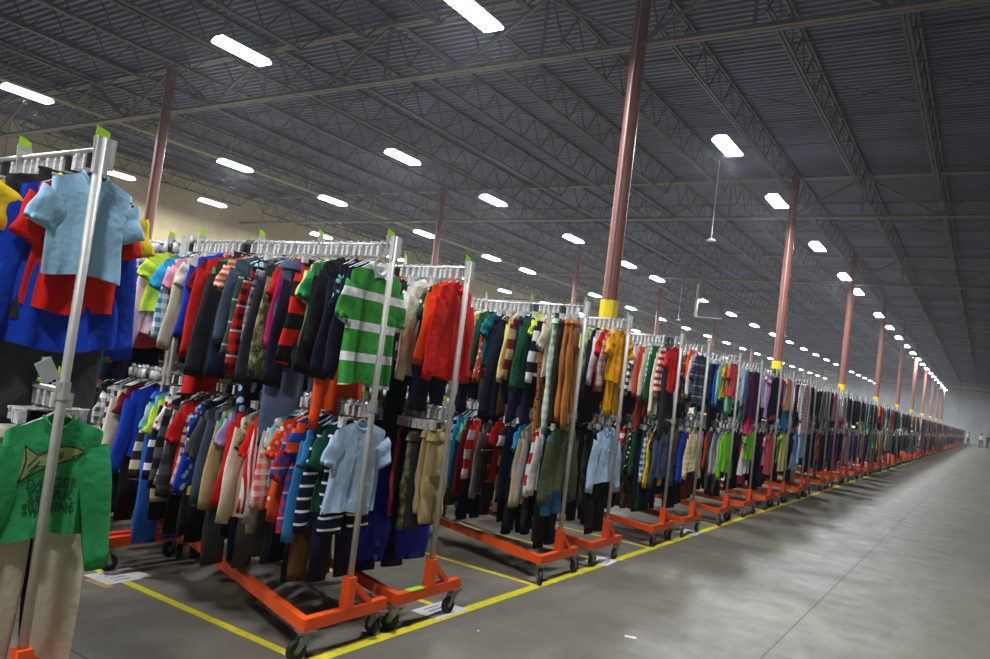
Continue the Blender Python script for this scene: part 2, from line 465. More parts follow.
# stuff collectors (arrays)
class Bulk:
    def __init__(s): s.V = []; s.F = []; s.C = []; s.nv = 0
    def add(s, V, F, C, Mx):
        V = V@Mx[:3,:3].T+Mx[:3,3]; s.V.append(V); s.F.append(F+s.nv); s.C.append(C); s.nv += len(V)
    def build(s, name, mat):
        V = np.concatenate(s.V); F = np.concatenate(s.F); C = np.concatenate(s.C)
        me = bpy.data.meshes.new(name); me.vertices.add(len(V)); me.vertices.foreach_set('co', V.astype(np.float32).ravel())
        me.loops.add(F.size); me.loops.foreach_set('vertex_index', F.astype(np.int32).ravel())
        me.polygons.add(len(F)); me.polygons.foreach_set('loop_start', np.arange(0, F.size, 4, dtype=np.int32))
        me.update(calc_edges=True); me.polygons.foreach_set('use_smooth', np.ones(len(F), bool))
        a = me.color_attributes.new('dye', 'FLOAT_COLOR', 'POINT'); a.data.foreach_set('color', np.concatenate([C, np.ones((len(C), 1))], 1).astype(np.float32).ravel())
        me.materials.append(mat); return link(name, me)
LOW = {}
def lowtpl(kind, var, hi):
    key = (kind, var, hi)
    if key in LOW: return LOW[key]
    rnd = random.Random(sum(map(ord, kind))+var*13)
    vs = []; fs = []
    def add(v, f):
        b = len(vs); vs.extend([tuple(x) for x in v]); fs.extend([tuple(i+b for i in q) for q in f if len(q) == 4])
    nu, nv = (8, 8) if hi else (5, 6)
    w = [.34, .40, .37, .43][var % 4]; L = [.44, .52, .48, .56][var % 4]
    if kind in ('pant', 'jean', 'short'):
        ww = .28; ln = .40 if kind == 'short' else .72+.04*(var % 3)
        add(*hip_grid(ww, -.125, -.34, 10, 2, rnd))
        for s in (-1, 1): add(*leg_tube(s, ww, -.31, -.125-ln, 8, 3, rnd))
    elif kind == 'skirt': add(*body_grid(.27, .36, 1.5, nu, nv, rnd, neck=0, drop=0))
    else:
        fl = 1.55 if kind == 'dress' else 1.1 if kind == 'coat' else 1; ln = {'dress': .66, 'coat': .88}.get(kind, L)
        if kind == 'dress': w = .30
        add(*body_grid(w, ln, fl, nu, nv, rnd, thick=.02))
        sl, an, r = (.15, .6, .07) if kind in ('tee', 'polo') else (.06, .8, .05) if kind == 'dress' else (.46, .2, .06)
        for s in (-1, 1): add(*sleeve_tube(s, w*.96, sl, an, r, r*.8, 8 if hi else 6, 4 if hi else 2, rnd))
    LOW[key] = (np.array(vs), np.array(fs)); return LOW[key]
BULK = Bulk(); HBULK = Bulk()
def quads(b):
    V = np.array(b.v); F = []
    for f in b.f:
        if len(f) == 4: F.append(f)
        elif len(f) == 3: F.append((f[0], f[1], f[2], f[2]))
        else:
            for i in range(1, len(f)-2, 2): F.append((f[0], f[i], f[i+1], f[i+2]))
    return V, np.array(F)
def low_hanger(lod):
    b = MB()
    if lod:
        b.bar((0,0,-.085), (0,.018,-.02), .006, .006); b.bar((0,.018,-.02), (0,0,.006), .006, .006); b.bar((0,0,.006), (0,-.018,-.01), .006, .006)
    b.box(-.009, .009, -.036, .036, -.080, -.022)
    for s in (-1, 1): b.bar((0,0,-.088), (0,s*.13,-.150), .008, .008)
    if not lod: b.box(-.004, .004, -.012, .012, -.026, .006)
    return quads(b)
LH = {0: low_hanger(0), 1: low_hanger(1)}

def xform(x, y, z, yaw, sy=1, sz=1, sx=1):
    c, s = math.cos(yaw), math.sin(yaw); m = np.eye(4)
    m[:3,:3] = np.array([[c,-s,0],[s,c,0],[0,0,1]])@np.diag([sx, sy, sz]); m[:3,3] = (x, y, z); return m
NG = {'g': 0, 'h': 0}; KC = {}
def garment(x, y, z, yaw, kind, key, var, where, sw=1., sl=1., parts=True, special=None, group=None, hlabel=None, trim=None):
    """one garment and its hanger as separate things"""
    nm, words, cat = GK[kind]; tp = template(kind, var)
    o = link(nm, tp[0][1]); o.location = (x, y, z); o.rotation_euler = (0, 0, yaw); o.scale = (1, sw, sl)
    o.material_slots[0].link = 'OBJECT'; o.material_slots[0].material = cloth(key)
    for pn, me in (tp[1:] if parts else []):
        c = link(pn, me, o); c.material_slots[0].link = 'OBJECT'; c.material_slots[0].material = cloth(trim if (trim and pn != 'waistband') else key)
        if pn == 'collar' and trim is None and kind in ('polo', 'jkt') and ':' in key: c.material_slots[0].material = cloth(key.split(':')[1])
        if trim: c['label'] = keyword(trim)+' '+pn
    if not parts:
        for pn, me in tp[1:]:
            if pn in ('sleeve',):
                c = link(pn, me, o); c.material_slots[0].link = 'OBJECT'; c.material_slots[0].material = cloth(key)
    lab = special or (keyword(key)+' '+words+', '+where)
    tag(o, lab, cat, group)
    NG['g'] += 1; KC[nm] = KC.get(nm, 0)+1
    if NG['h'] < 300:
        NG['h'] += 1
        hk = 'clip' if kind in ('pant', 'jean', 'short', 'skirt') else 'shirt'
        blk = random.random() < .08
        h = link('clothes_hanger', (HM2 if blk else HM)[hk]); h.location = (x, y, z); h.rotation_euler = (random.uniform(-.015,.015), random.uniform(-.01,.01), yaw+random.uniform(-.02,.02))
        tag(h, ('black' if blk else 'clear')+' hanger of the '+where, 'hanger', 'plastic hangers on the clothes racks')
    else: bulk_hanger(x, y, z, yaw, 1)
    return o
def bulk_hanger(x, y, z, yaw, lod):
    V, F = LH[lod]; g = random.uniform(.5, .85)
    if random.random() < .08: g = .03
    HBULK.add(V, F, np.full((len(V), 3), g), xform(x, y, z, yaw))
def bulk(x, y, z, yaw, kind, key, var, hi=True, sw=1., sl=1., lodh=1):
    V, F = lowtpl(kind, var % 4, hi); a = np.array(avgcol(key)); b = np.array(altcol(key))
    C = np.tile(a, (len(V), 1)); 
    if key.count(':') >= 2:
        m = (np.floor(V[:,2]*18) % 2 == 0); C[m] = b
    BULK.add(V, F, C, xform(x, y, z, yaw, sw, sl)); bulk_hanger(x, y, z, yaw, lodh)

# ------------------------------------------------------------------ racks
RL = 1.75; ZT = 2.085; ZL = 1.235
SOLID = {}
def rack_parts():
    P = []
    b = MB(); b.box(-.022, .022, -.30, .30, .145, .205); P.append(('end_rail', b.mesh('end_rail', M['orange']), (0,0,0)))
    b = MB(); b.box(-.022, .022, -.30, .30, .145, .205); P.append(('end_rail', b.mesh('end_rail', M['orange']), (-RL,0,0)))
    b = MB(); b.bar((-.015, -.278, .1755), (-RL+.015, .278, .1755), .044, .0585); P.append(('base_rail', b.mesh('base_rail', M['orange']), (0,0,0)))
    sm = MB(); sm.box(-.026, .026, -.026, .026, .20, .36); sm.box(-.005, .005, -.026, .05, .205, .22)
    sm = sm.mesh('post_socket', M['orange'])
    br = MB(); br.bar((0, .022, .325), (0, .165, .205), .030, .036, (1,0,0)); br = br.mesh('socket_brace', M['orange'])
    po = MB(); po.tube([(0,0,.205), (0,0,2.13)], .0165, 14); po = po.mesh('upright_post', M['post'], True)
    cl = MB(); cl.lathe([(.0165,-.03),(.022,-.03),(.022,.03),(.0165,.03)], 14); cl.box(-.03, .0, -.012, .012, -.015, .015); cl = cl.mesh('rail_clamp', M['post'])
    cp = MB(); cp.box(-.020, .002, -.022, .046, -.10, .010); cp.box(-.020, .002, -.022, .028, -.12, -.10); cp = cp.mesh('end_bracket', M['tagclear'])
    for X, sg in ((0, 1), (-RL, -1)):
        P.append(('post_socket', sm, (X,0,0))); P.append(('socket_brace', br, (X,0,0))); P.append(('upright_post', po, (X,0,0)))
        P.append(('rail_clamp', cl, (X,0,ZL)))
        P.append(('end_bracket', cp, (X+(.012 if X == 0 else .008),0,2.12)))
    for Z in (ZT, ZL):
        b = MB(); b.tube([(0,0,Z), (-RL,0,Z)], .0125, 12); P.append(('hanging_rail', b.mesh('hanging_rail', M['rail'], True), (0,0,0)))
    return P
fork = MB(); fork.box(-.045, .045, -.032, .032, .135, .145); fork.lathe([(.028,.118),(.03,.135)], 14)
for s in (-1, 1):
    fork.add([(.028, s*.017, .126), (-.028, s*.017, .126), (-.052, s*.017, .05), (-.030, s*.017, .045), (.028, s*.021, .126), (-.028, s*.021, .126), (-.052, s*.021, .05), (-.030, s*.021, .045)],
             [(0,1,2,3),(4,5,6,7),(0,1,5,4),(1,2,6,5),(2,3,7,6),(3,0,4,7)])
fork.box(-.03, .03, -.021, .021, .118, .127)
FORK = fork.mesh('caster', M['steel'])
wh = MB(); wh.lathe([(.012,-.013),(.034,-.013),(.036,-.015),(.046,-.014),(.0505,-.008),(.0505,.008),(.046,.014),(.036,.015),(.034,.013),(.012,.013)], 24, 'y', (-.038,0,.0505))
wh.mi = 1; wh.lathe([(.001,-.016),(.016,-.016),(.016,.016),(.001,.016)], 12, 'y', (-.038,0,.0505))
WHEEL = wh.mesh('wheel', [M['rubber'], M['tread']], True)
RP = rack_parts()
def make_rack(x, y, label, detail):
    if detail:
        r = link('clothes_rack', None); r.location = (x, y, 0); r.empty_display_size = .1
        for n, me, loc in RP:
            c = link(n, me, r); c.location = loc
            if n == 'upright_post': c['label'] = 'bare metal tube post'
        for (cx, cy) in ((0, -.265), (0, .265), (-RL, -.265), (-RL, .265)):
            c = link('caster', FORK, r); c.location = (cx, cy, 0); c.rotation_euler = (0, 0, random.choice([random.uniform(.9, 2.4), random.uniform(-2.2, -.6), random.uniform(-.6, .6)]))
            link('wheel', WHEEL, c)
    else:
        if 'r' not in SOLID:
            b = MB(); mats = [M['orange'], M['post'], M['rubber'], M['tagclear']]
            for X in (0, -RL):
                b.mi = 0; b.box(X-.022, X+.022, -.30, .30, .145, .205); b.box(X-.026, X+.026, -.026, .026, .2, .36); b.bar((X,.022,.325),(X,.165,.205),.03,.036,(1,0,0))
                b.mi = 1; b.tube([(X,0,.2),(X,0,2.13)], .0165, 8)
                b.mi = 3; b.box(X-.018, X+.014, -.024, .024, 2.02, 2.132)
                b.mi = 2
                for s in (-1, 1): b.lathe([(.002,-.02),(.05,-.02),(.05,.02),(.002,.02)], 12, 'y', (X-.03, s*.265, .05)); b.mi = 1; b.box(X-.04, X+.04, s*.265-.03, s*.265+.03, .10, .145); b.mi = 2
            b.mi = 0; b.bar((-.015,-.278,.1755),(-RL+.015,.278,.1755),.044,.0585)
            b.mi = 1
            for Z in (ZT, ZL): b.tube([(0,0,Z),(-RL,0,Z)], .0125, 6)
            SOLID['r'] = b.mesh('clothes_rack', mats)
        r = link('clothes_rack', SOLID['r']); r.location = (x, y, 0)
    tag(r, label, 'clothes rack', 'orange-based clothes racks')
    return r

NEARY = [-1.206, .386, 1.076, 2.697, 3.555, 4.93, 5.839, 7.138, 8.257, 9.45, 10.35]
RACKS = [(0, y) for y in NEARY]
k_ = 5
while True:
    y0 = .386+2.28*k_
    if y0 > 122: break
    j1 = random.uniform(-.08, .08); j2 = random.uniform(-.05, .22)
    RACKS.append((random.uniform(-.04, .03), y0+j1)); RACKS.append((random.uniform(-.04, .03), y0+.72+j2)); k_ += 1
RACKS = [r for i, r in enumerate(RACKS) if not (i >= 11 and r[1] < 11.1)]
DARK = 'navy black charcoal dnavy denim:navy dgrey slate dbrown black navy maroon denim:slate charcoal grey dnavy dgreen'.split()
BOYS = 'navy black charcoal grey red blue st:navy:white pl:navy:red olive khaki white dgreen st:grey:black pl:blue:white dgrey orange royal denim:navy cream pl:red:black st:red:white slate brown green yellow steelblue lime'.split()
GIRLS = 'pink black plum navy white ltpink hotpink black purple magenta lavender teal coral dnavy black cream pr:pink:white pr:navy:pink red grey denim:navy seafoam paleyellow peach pl:pink:white st:purple:black charcoal ltblue mint'.split()
FAR = 'navy black plum white magenta white dnavy teal maroon ltgrey royal red coral khaki dnavy pink ltpink purple denim:navy cream offwhite hotpink'.split()
KB = 'tee lst lst btn hood jkt pant jean tee polo pant short'.split()
KG = 'tee lst dress pant jean dress tee hood skirt lst jkt coat'.split()
# explicit rails: "X kind key var width length yaw(deg)" separated by ';'
SPEC = {
 (0,'u'): (-.85, """-.045 tee ltblue 0 .86 .86 -2;-.085 tee bred 2 .90 1.02 -3;-.125 lst royal 3 .92 1.10 -4;-.165 tee charcoal:y 3 1.20 .95 4;-.21 pant dgrey 2 1.25 1.12 2;-.25 lst royal 1 1.1 1.1 8;
   -.30 tee yellow 3 1.08 1.02 4;-.35 lst green 3 1.15 1.15 8;-.41 lst black 1 1 1 3;-.46 lst offwhite 2 1.02 1 -4;-.51 lst navy 1 1 1 0;-.56 tee red 2 1 1 4;-.62 jkt dnavy 1 1 1 0;-.68 tee plum 2 1 1 3;-.74 lst black 1 1 1 2"""),
 (0,'l'): (-.60, """-.05 lst green 0 1.0 .98 -2;-.105 pant offwhite 2 1.18 1.22 -2;-.15 pant dnavy 1 1.25 1.10 4;-.20 lst plum 1 1 1 0;-.25 tee coral 1 1.02 1 0;-.30 jkt black 2 1 .9 3;-.36 lst white 1 1 1 0;-.42 tee dgrey 1 1 1 0;-.5 pant navy 1 1 1 0"""),
 (1,'u'): (-1.75, """-.075 polo st:white:kelly:7.2:.28 3 1.06 1.16 6;-.125 lst dnavy 1 1 1.1 3;-.165 tee pr:navy:mint 2 1.02 1.12 2;-.205 jkt dnavy 0 1 1 0;-.25 lst orange 1 .86 1.5 12;-.30 lst black 1 .94 .9 2;-.335 jkt black 0 1 .98 2;
   -.385 tee green 1 1 1 3;-.42 tee paleyellow 0 1 1 0;-.46 lst blk:bred:black 2 1.06 1.04 2;-.51 jean denim:slate 2 1.5 1.22 -18;-.56 jkt dnavy 2 1 1.1 2;-.60 lst magenta 1 .98 .95 4;-.64 tee red 2 1 1 0;-.69 jkt camo:olive 2 1 1.06 2;-.745 jkt charcoal 1 1.02 1.12 3;
   -.80 hood pl:grey:charcoal 0 1 .9 0;-.85 pant pr:dnavy:ltblue:22 2 1.1 1.18 2;-.89 btn pl:red:black 2 1.06 1.2 5;-.95 btn pl:dgrey:dgreen 0 1 1.1 3;-1.0 lst slate 1 1 .95 0;-1.04 jkt navy 2 1 1.1 3;-1.09 tee st:orange:cream:26 1 1 .95 4;-1.12 short copper 1 1.1 1.6 0;-1.155 jkt charcoal 3 1.02 1.12 4;
   -1.21 lst st:green:dnavy:12 0 1.02 .95 3;-1.26 coat red 1 1.04 .96 3;-1.31 tee maroon 1 1 1 0;-1.35 hood royal 1 1.0 .9 2;-1.40 pant black 1 1 1.15 0;-1.44 tee cream 3 1.06 .95 4;-1.485 tee kelly 0 1 .9 3;-1.52 lst offwhite 2 1.05 1.06 3;-1.565 tee pink 1 1 1 0;-1.605 btn pl:steelblue:white 2 1 1 3;-1.65 btn pl:ltgrey:navy 0 1 1 4;-1.695 tee sky 1 1 1 0"""),
 (1,'l'): (-1.75, """-.06 tee paleblue 1 .94 .93 -2;-.105 short st:dnavy:white:22:.8 1 1.25 1.3 0;-.14 tee dgreen 2 1.05 1 0;-.18 lst st:dnavy:white:16:.8 1 1 1 3;-.225 tee steelblue 2 1.05 1.04 4;-.265 lst steelblue 1 .95 1.1 0;-.30 pant brown 1 1.05 1.1 3;-.335 tee st:orange:blue:9 1 .96 .9 0;-.37 btn pl:blue:red 3 1.0 1.1 5;-.41 lst dorange 2 .9 1 0;
   -.45 tee pr:orange:white 1 1 1 0;-.485 tee aqua 2 1 .9 3;-.52 btn pl:coral:cream 2 1 .95 0;-.555 lst ltgrey 2 1.02 1.05 3;-.60 lst vs:red:white 3 1.02 .98 4;-.64 short tan 1 1.1 1.5 0;-.675 polo bred 2 1.04 1 4;-.72 tee camo:olive 0 1 1 0;-.75 lst cream 3 1 1.1 3;-.79 pant dnavy 2 1 1.05 2;-.82 lst red 2 1.02 1 3;
   -.865 tee lavender 1 1.02 1 3;-.905 tee green 2 1 .95 4;-.94 lst khaki 1 1 1.05 3;-.98 pant dgrey 2 1.1 1.12 2;-1.02 btn slate 2 1.06 1.05 4;-1.07 btn dgrey 3 1.02 1.1 3;-1.11 tee navy 1 1 1 3;-1.145 tee yellow 1 .9 1.1 0;-1.18 lst pr:royal:ltblue:24 2 1.02 1 4;-1.22 btn pl:offwhite:maroon 0 1 1 3;-1.26 polo red 3 1.05 1.02 3;
   -1.31 lst st:dgrey:charcoal:9 1 1.02 1.05 2;-1.355 btn pl:dgrey:ltgrey 0 1 1 2;-1.40 lst st:dgrey:black:8 3 1 1 3;-1.44 tee pr:white:red 1 1 1 0;-1.48 lst st:navy:white:7:.7 1 .98 .95 2;-1.52 short khaki 0 1.2 1.5 0;-1.55 tee limeyellow 2 1 1.1 0;-1.59 polo aqua 2 1.04 .96 3;-1.63 jean denim:blue 2 1.2 1.12 2;-1.67 lst st:dbrown:offwhite:9 0 1 1 4"""),
 (2,'u'): (-.75, """-.06 hood bred 3 .98 .98 9;-.11 lst orange 2 1.1 .92 4;-.15 tee pr:dgreen:cream:24 2 1 1 0;-.19 short dnavy 1 1.3 1.7 4;-.23 lst cream 3 1.05 1.06 3;-.28 btn white 1 1 1 0;-.31 lst st:brown:white:9 1 .9 .9 0;-.35 pant black 2 1.3 1.2 6;-.40 lst pr:dnavy:white:18 2 1 .98 3;
   -.45 tee navy 1 1 .95 0;-.50 tee red 0 1 .8 5;-.55 lst kelly 1 1 1 0"""),
 (2,'l'): (-.75, """-.06 short khaki 1 .95 1.3 8;-.10 short khaki 1 .95 1.2 8;-.14 short charcoal 1 1 1.4 6;-.18 short camo:olive 1 1.15 1.4 8;-.22 short dnavy 1 1 1.4 0;-.255 short maroon 1 .9 1.3 3;-.29 short coral 0 .9 1.3 0;-.325 short cobalt 2 1.75 1.85 -16;-.37 pant cobalt 1 1.1 1 4;-.41 pant black 2 1.3 1.12 -6;-.44 pant limeyellow 0 1.5 1.1 3;
   -.49 tee white 1 .98 1 0;-.53 lst grey 2 1 1 3;-.58 tee lavender 0 1 1 0;-.63 tee dorange 2 1 1 0"""),
 (3,'u'): (-1.40, """-.07 pant copper 2 1.1 1.05 16;-.115 pant copper 1 1 1.05 10;-.15 pant dbrown 1 1 1.1 0;-.19 pant pl:seafoam:white 2 1.08 1.1 2;-.235 btn offwhite 1 1 .95 0;-.27 pant pr:copper:dbrown:40 2 1.05 1.2 2;-.32 lst blk:dnavy:white 1 1 .98 3;-.36 tee limeyellow 0 1 .8 2;-.40 pant navy 1 1 1.15 2;-.45 jkt dgreen 1 1.16 .98 9;-.51 jean denim:navy 1 1 1.1 0;
   -.55 lst blk:maroon:tan 2 1.02 .98 4;-.60 lst paleyellow 0 .95 1 2;-.64 pant brown 0 1 1.15 0;-.68 jkt dnavy 3 1.04 1.3 3;-.73 pant dnavy 2 1.1 1.2 0;-.78 tee teal 1 1 .9 0;-.82 lst pr:dorange:cream 2 .95 1.05 2;-.87 lst dgreen 1 .98 .9 2;-.92 btn khaki 3 1 1 4;-.97 lst paleyellow 1 1 1.02 3;-1.02 pant dnavy 1 1 1.1 0;-1.06 lst white 3 1 1.25 3;-1.11 tee pr:ltgrey:red 1 1 1 0;-1.16 hood bred 1 1.04 .9 4;-1.22 lst royal 0 1 1.02 0"""),
 (3,'l'): (-1.35, """-.07 jkt dolive 2 1.06 .92 -2;-.115 short denim:steelblue 1 1.1 1.5 0;-.15 pant black 2 1.15 1.12 4;-.19 jkt white 1 .95 .85 2;-.225 lst blk:red:white 1 1 .98 3;-.265 pant charcoal 2 1.05 1.0 0;-.30 lst ltgrey 1 1 1.1 0;-.335 lst khaki 3 1.02 1.12 3;-.38 tee sky 2 1 .95 3;-.42 pant dnavy 1 1 1.1 0;-.455 lst navy 3 1 1.1 2;
   -.50 tee blk:charcoal:white 2 1.02 .95 0;-.54 short khaki 1 1 1.6 0;-.58 tee red 3 1.02 .9 4;-.62 btn pl:maroon:black 1 1 1.05 2;-.66 lst dgrey 2 1 1.05 0;-.70 lst grey 3 1.04 1.12 3;-.75 lst dorange 0 1 .9 2;-.79 lst blk:bred:white 3 1.04 .92 4;-.83 jean denim:navy 1 1 1 2;-.87 lst maroon 3 1 1.15 3;-.91 tee seafoam 0 .95 1 0;-.95 lst sky 3 1.02 1.06 3;
   -.99 tee st:navy:white 1 1 1 0;-1.04 pant charcoal 1 1 1 0;-1.09 lst pr:navy:white 2 1 .95 0"""),
 (4,'u'): (-.70, """-.06 tee gold 2 1.05 .95 -4;-.10 pant gold 1 1.05 .97 4;-.14 btn pl:ltgrey:copper 2 1.04 .98 4;-.185 tee red 3 1.1 .98 7;-.23 lst white 0 .95 .9 0;-.27 coat black 2 1 .95 4;-.32 tee pl:lime:white 1 1 .98 0;-.36 tee limeyellow 2 1.02 .95 3;-.41 tee pr:royal:white 1 1 .9 0;-.46 jean denim:navy 1 1 1 2;-.52 pant dgrey 1 1 1.05 0"""),
 (4,'l'): (-.60, """-.08 btn paleblue 2 .98 1 -8;-.13 pant black 2 1.1 1.1 0;-.17 pant charcoal 1 1.1 1.0 5;-.22 short dgrey 2 1.3 1.5 6;-.27 jkt dbrown 1 1 .95 0;-.32 lst maroon 2 1 1 0;-.37 jkt charcoal 2 1 1 0;-.42 lst st:navy:white:22 2 1 1.1 0;-.48 pant dnavy 1 1 1 0"""),
 (5,'u'): (-.95, """-.06 tee red 2 1.02 .98 -3;-.10 pant charcoal 2 1.25 1.15 5;-.15 lst st:red:white 1 1.04 .95 3;-.19 lst cream 3 .95 1.25 3;-.23 jkt dgreen 1 1 .95 0;-.27 btn pl:green:white 2 1 .95 4;-.31 lst offwhite 1 1 1.02 0;-.35 pant dorange 2 1.1 1.16 0;-.39 btn dorange 2 1 1.02 4;-.43 tee white 1 1 1 0;-.47 lst st:dgreen:white:14 2 1.02 .98 4;-.52 jean denim:navy 2 1 1.1 0;-.57 tee pl:grey:copper 1 1 1 0;-.62 tee orange 1 1.06 .85 8;-.68 lst ltgrey 2 1 1 0"""),
 (5,'l'): (-.85, """-.07 lst slate 2 1.1 1.02 -3;-.12 tee dbrown 1 1 .9 0;-.16 lst yellow 2 1.02 1.04 3;-.21 btn pl:blue:white 2 1.02 1 3;-.25 pant dgreen 1 1 1.1 0;-.29 pant dnavy 2 1.1 1.05 0;-.33 lst dgreen 1 1.02 .9 3;-.37 lst pr:black:white 2 1 .9 3;-.42 pant camo:olive 1 1.1 1.1 3;-.47 tee st:bred:white:9 2 1.05 .9 6;-.52 lst red 1 1 .95 5;-.58 lst maroon 2 1 1 0;-.64 pant charcoal 1 1 1 0"""),
 (6,'u'): (-.60, """-.07 btn pl:slate:charcoal 3 1.0 1 -2;-.13 lst white 1 1 .9 0;-.17 hood orange 1 .9 .6 4;-.21 btn pl:olive:black 3 1.02 1 4;-.26 lst ltgrey 2 1 1.15 0;-.31 pant charcoal 1 1.1 1.1 0;-.37 lst grey 1 1 1 0"""),
 (6,'l'): (-.60, """-.06 btn pl:yellow:white 2 1 .98 -2;-.10 pant maroon 1 1 1 0;-.14 lst royal 3 1.06 1.05 2;-.19 jean denim:navy 2 1 1 0;-.24 lst olive 2 1 .9 3;-.29 pant black 2 1.1 1.1 0;-.34 lst dgrey 3 1 1 3;-.40 pant charcoal 1 1 1 0"""),
 (7,'u'): (-.60, """-.06 tee coral 2 .95 .9 -3;-.10 pant seafoam 1 1 .85 3;-.15 tee gold 1 1.04 .9 6;-.20 lst mint 2 1 1 0;-.24 lst royal 3 1.02 1.02 4;-.29 pant black 2 1.1 1.1 0;-.34 lst blue 2 1 1 0;-.40 jkt dnavy 2 1 1 0"""),
 (7,'l'): (-.60, """-.06 hood lime 2 1.06 1 -2;-.11 lst pr:ltgrey:lime 2 1.08 1 3;-.15 jean denim:slate 1 1 1 0;-.19 lst ltgrey 3 1 1 4;-.24 pant dgrey 2 1 1 0;-.28 lst dorange 2 1.02 .92 5;-.33 tee pink 2 1 1 0;-.38 jkt charcoal 2 1 1 0;-.44 lst maroon 2 1 1 0"""),
 (8,'u'): (-.50, """-.07 jkt plum 3 1 1.05 -3;-.11 skirt hotpink 1 1.3 2.2 3;-.15 jean denim:slate 2 1 .9 0;-.19 lst ltblue 2 1 .98 4;-.24 lst white 1 1.04 .9 0;-.29 btn olive 2 1 1 2;-.35 tee pl:brown:white 1 1 1 0"""),
 (8,'l'): (-.50, """-.06 tee lime 1 .95 .8 -4;-.10 dress white 1 1.06 .92 -3;-.14 short hotpink 1 1 1.6 0;-.19 tee black 2 1 1 3;-.24 pant dnavy 2 1 1 0;-.30 tee red 1 1 .9 0;-.36 lst grey 1 1 1 0"""),
 (9,'u'): (-.50, """-.06 jkt dnavy 1 1 1 -3;-.10 dress pink 2 1.1 1.02 -3;-.14 dress lavender 1 1.04 .98 3;-.18 dress ltpink 2 1 .8 3;-.23 lst paleblue 1 1 1 0;-.28 pant black 1 1 1 0;-.34 tee peach 1 1 1 0"""),
 (9,'l'): (-.50, """-.06 dress coral 0 .8 .98 -3;-.11 tee pink 1 1 1 3;-.15 jean denim:navy 2 1 1 0;-.20 pant plum 2 1 1 3;-.25 pant charcoal 2 1.1 1.1 0;-.30 lst magenta 1 1 1 0"""),
 (10,'u'): (-.50, """-.06 dress peach 1 .9 .8 -3;-.10 skirt denim:steelblue 1 1.2 2 0;-.14 lst magenta 1 1 .9 3;-.18 jkt dnavy 2 1 1 3;-.24 tee red 1 1 1 0;-.29 pant black 1 1 1 0"""),
 (10,'l'): (-.50, """-.06 dress paleyellow 2 1.12 .95 -4;-.11 tee pr:lime:white 1 1 .98 3;-.15 pant black 1 1 1 0;-.20 lst purple 2 1 1 0;-.25 dress magenta 1 1 1 3"""),
}
SPECIAL = {(0,'u',1): 'light blue t-shirt hanging in front of a larger orange-red one on the first rack',
 (0,'l',1): 'green long-sleeved shirt printed with a pale shark above dark lettering',
 (1,'u',1): 'green polo shirt with broad white stripes hanging at the aisle end of the second rack',
 (1,'l',1): 'pale blue t-shirt hanging below the green striped polo shirt behind the post',
 (2,'u',1): 'bright red hooded sweatshirt at the aisle end of the third rack'}
GRP = 'clothes hanging on the racks'
rk = random.Random(11)
def fill_item(pal, kinds):
    return rk.choice(kinds), rk.choice(pal)
def rail(ri, rx, ry, z, lv, zone):
    """zone: explicit list, or procedural for racks further along"""
    lvl = 'upper' if lv == 'u' else 'lower'
    key = (ri, lv); n = 0; xend = -RL+.08
    xs = -.05
    if key in SPEC:
        lim, txt = SPEC[key]; prev = None
        for it in txt.replace('\n', '').split(';'):
            q = it.split(); x = float(q[0]); kk = q[2]; n += 1; trim = None
            if kk == 'charcoal:y': kk = 'charcoal'; trim = 'yellow'
            sp = SPECIAL.get((ri, lv, n))
            wh = '%s from aisle end on %s rail of %s rack' % (ordw(n), lvl, ordw(ri+1))
            o = garment(rx+x, ry+rk.uniform(-.008, .008)+(.025 if ri == 0 else 0), z, math.radians(float(q[6])), q[1], kk, int(q[3]), wh, float(q[4]), float(q[5]), parts=ri < 5, special=sp, group=GRP, trim=trim)
            if (ri, lv, n) == (0, 'l', 1): shark(o)
            xs = x-.05
        pal, kinds = (BOYS, KB) if ri < 8 else (GIRLS, KG)
    else:
        pal, kinds = (GIRLS+DARK[:5], KG) if ry < 40 else (FAR, KG)
    step = .048 if ry < 14 else (.055 if ry < 30 else .075)
    stop = xend if ry < 25 else (-.95 if ry < 60 else -.6)
    x = xs
    while x > stop:
        kd, ky = fill_item(pal, kinds); n += 1
        yaw = rk.uniform(-.1, .12); sw = rk.uniform(.92, 1.08); sl = rk.uniform(.88, 1.08)
        if lv == 'l' and ry > 9: sl *= 1.12
        if kd in ('pant', 'jean', 'coat') and lv == 'u': sl = min(sl, 1.0)
        if key not in SPEC and ry < 21 and x > -.24:
            wh = '%s from aisle end on %s rail of %s rack' % (ordw(n), lvl, ordw(ri+1))
            garment(rx+x, ry, z, yaw, kd, ky, rk.randrange(4), wh, sw, sl, parts=False, group=GRP)
        else:
            bulk(rx+x, ry, z, yaw, kd, ky, rk.randrange(4), ry < 15, sw, sl, 1 if ry < 14 else 0)
        x -= step*rk.uniform(.85, 1.2)

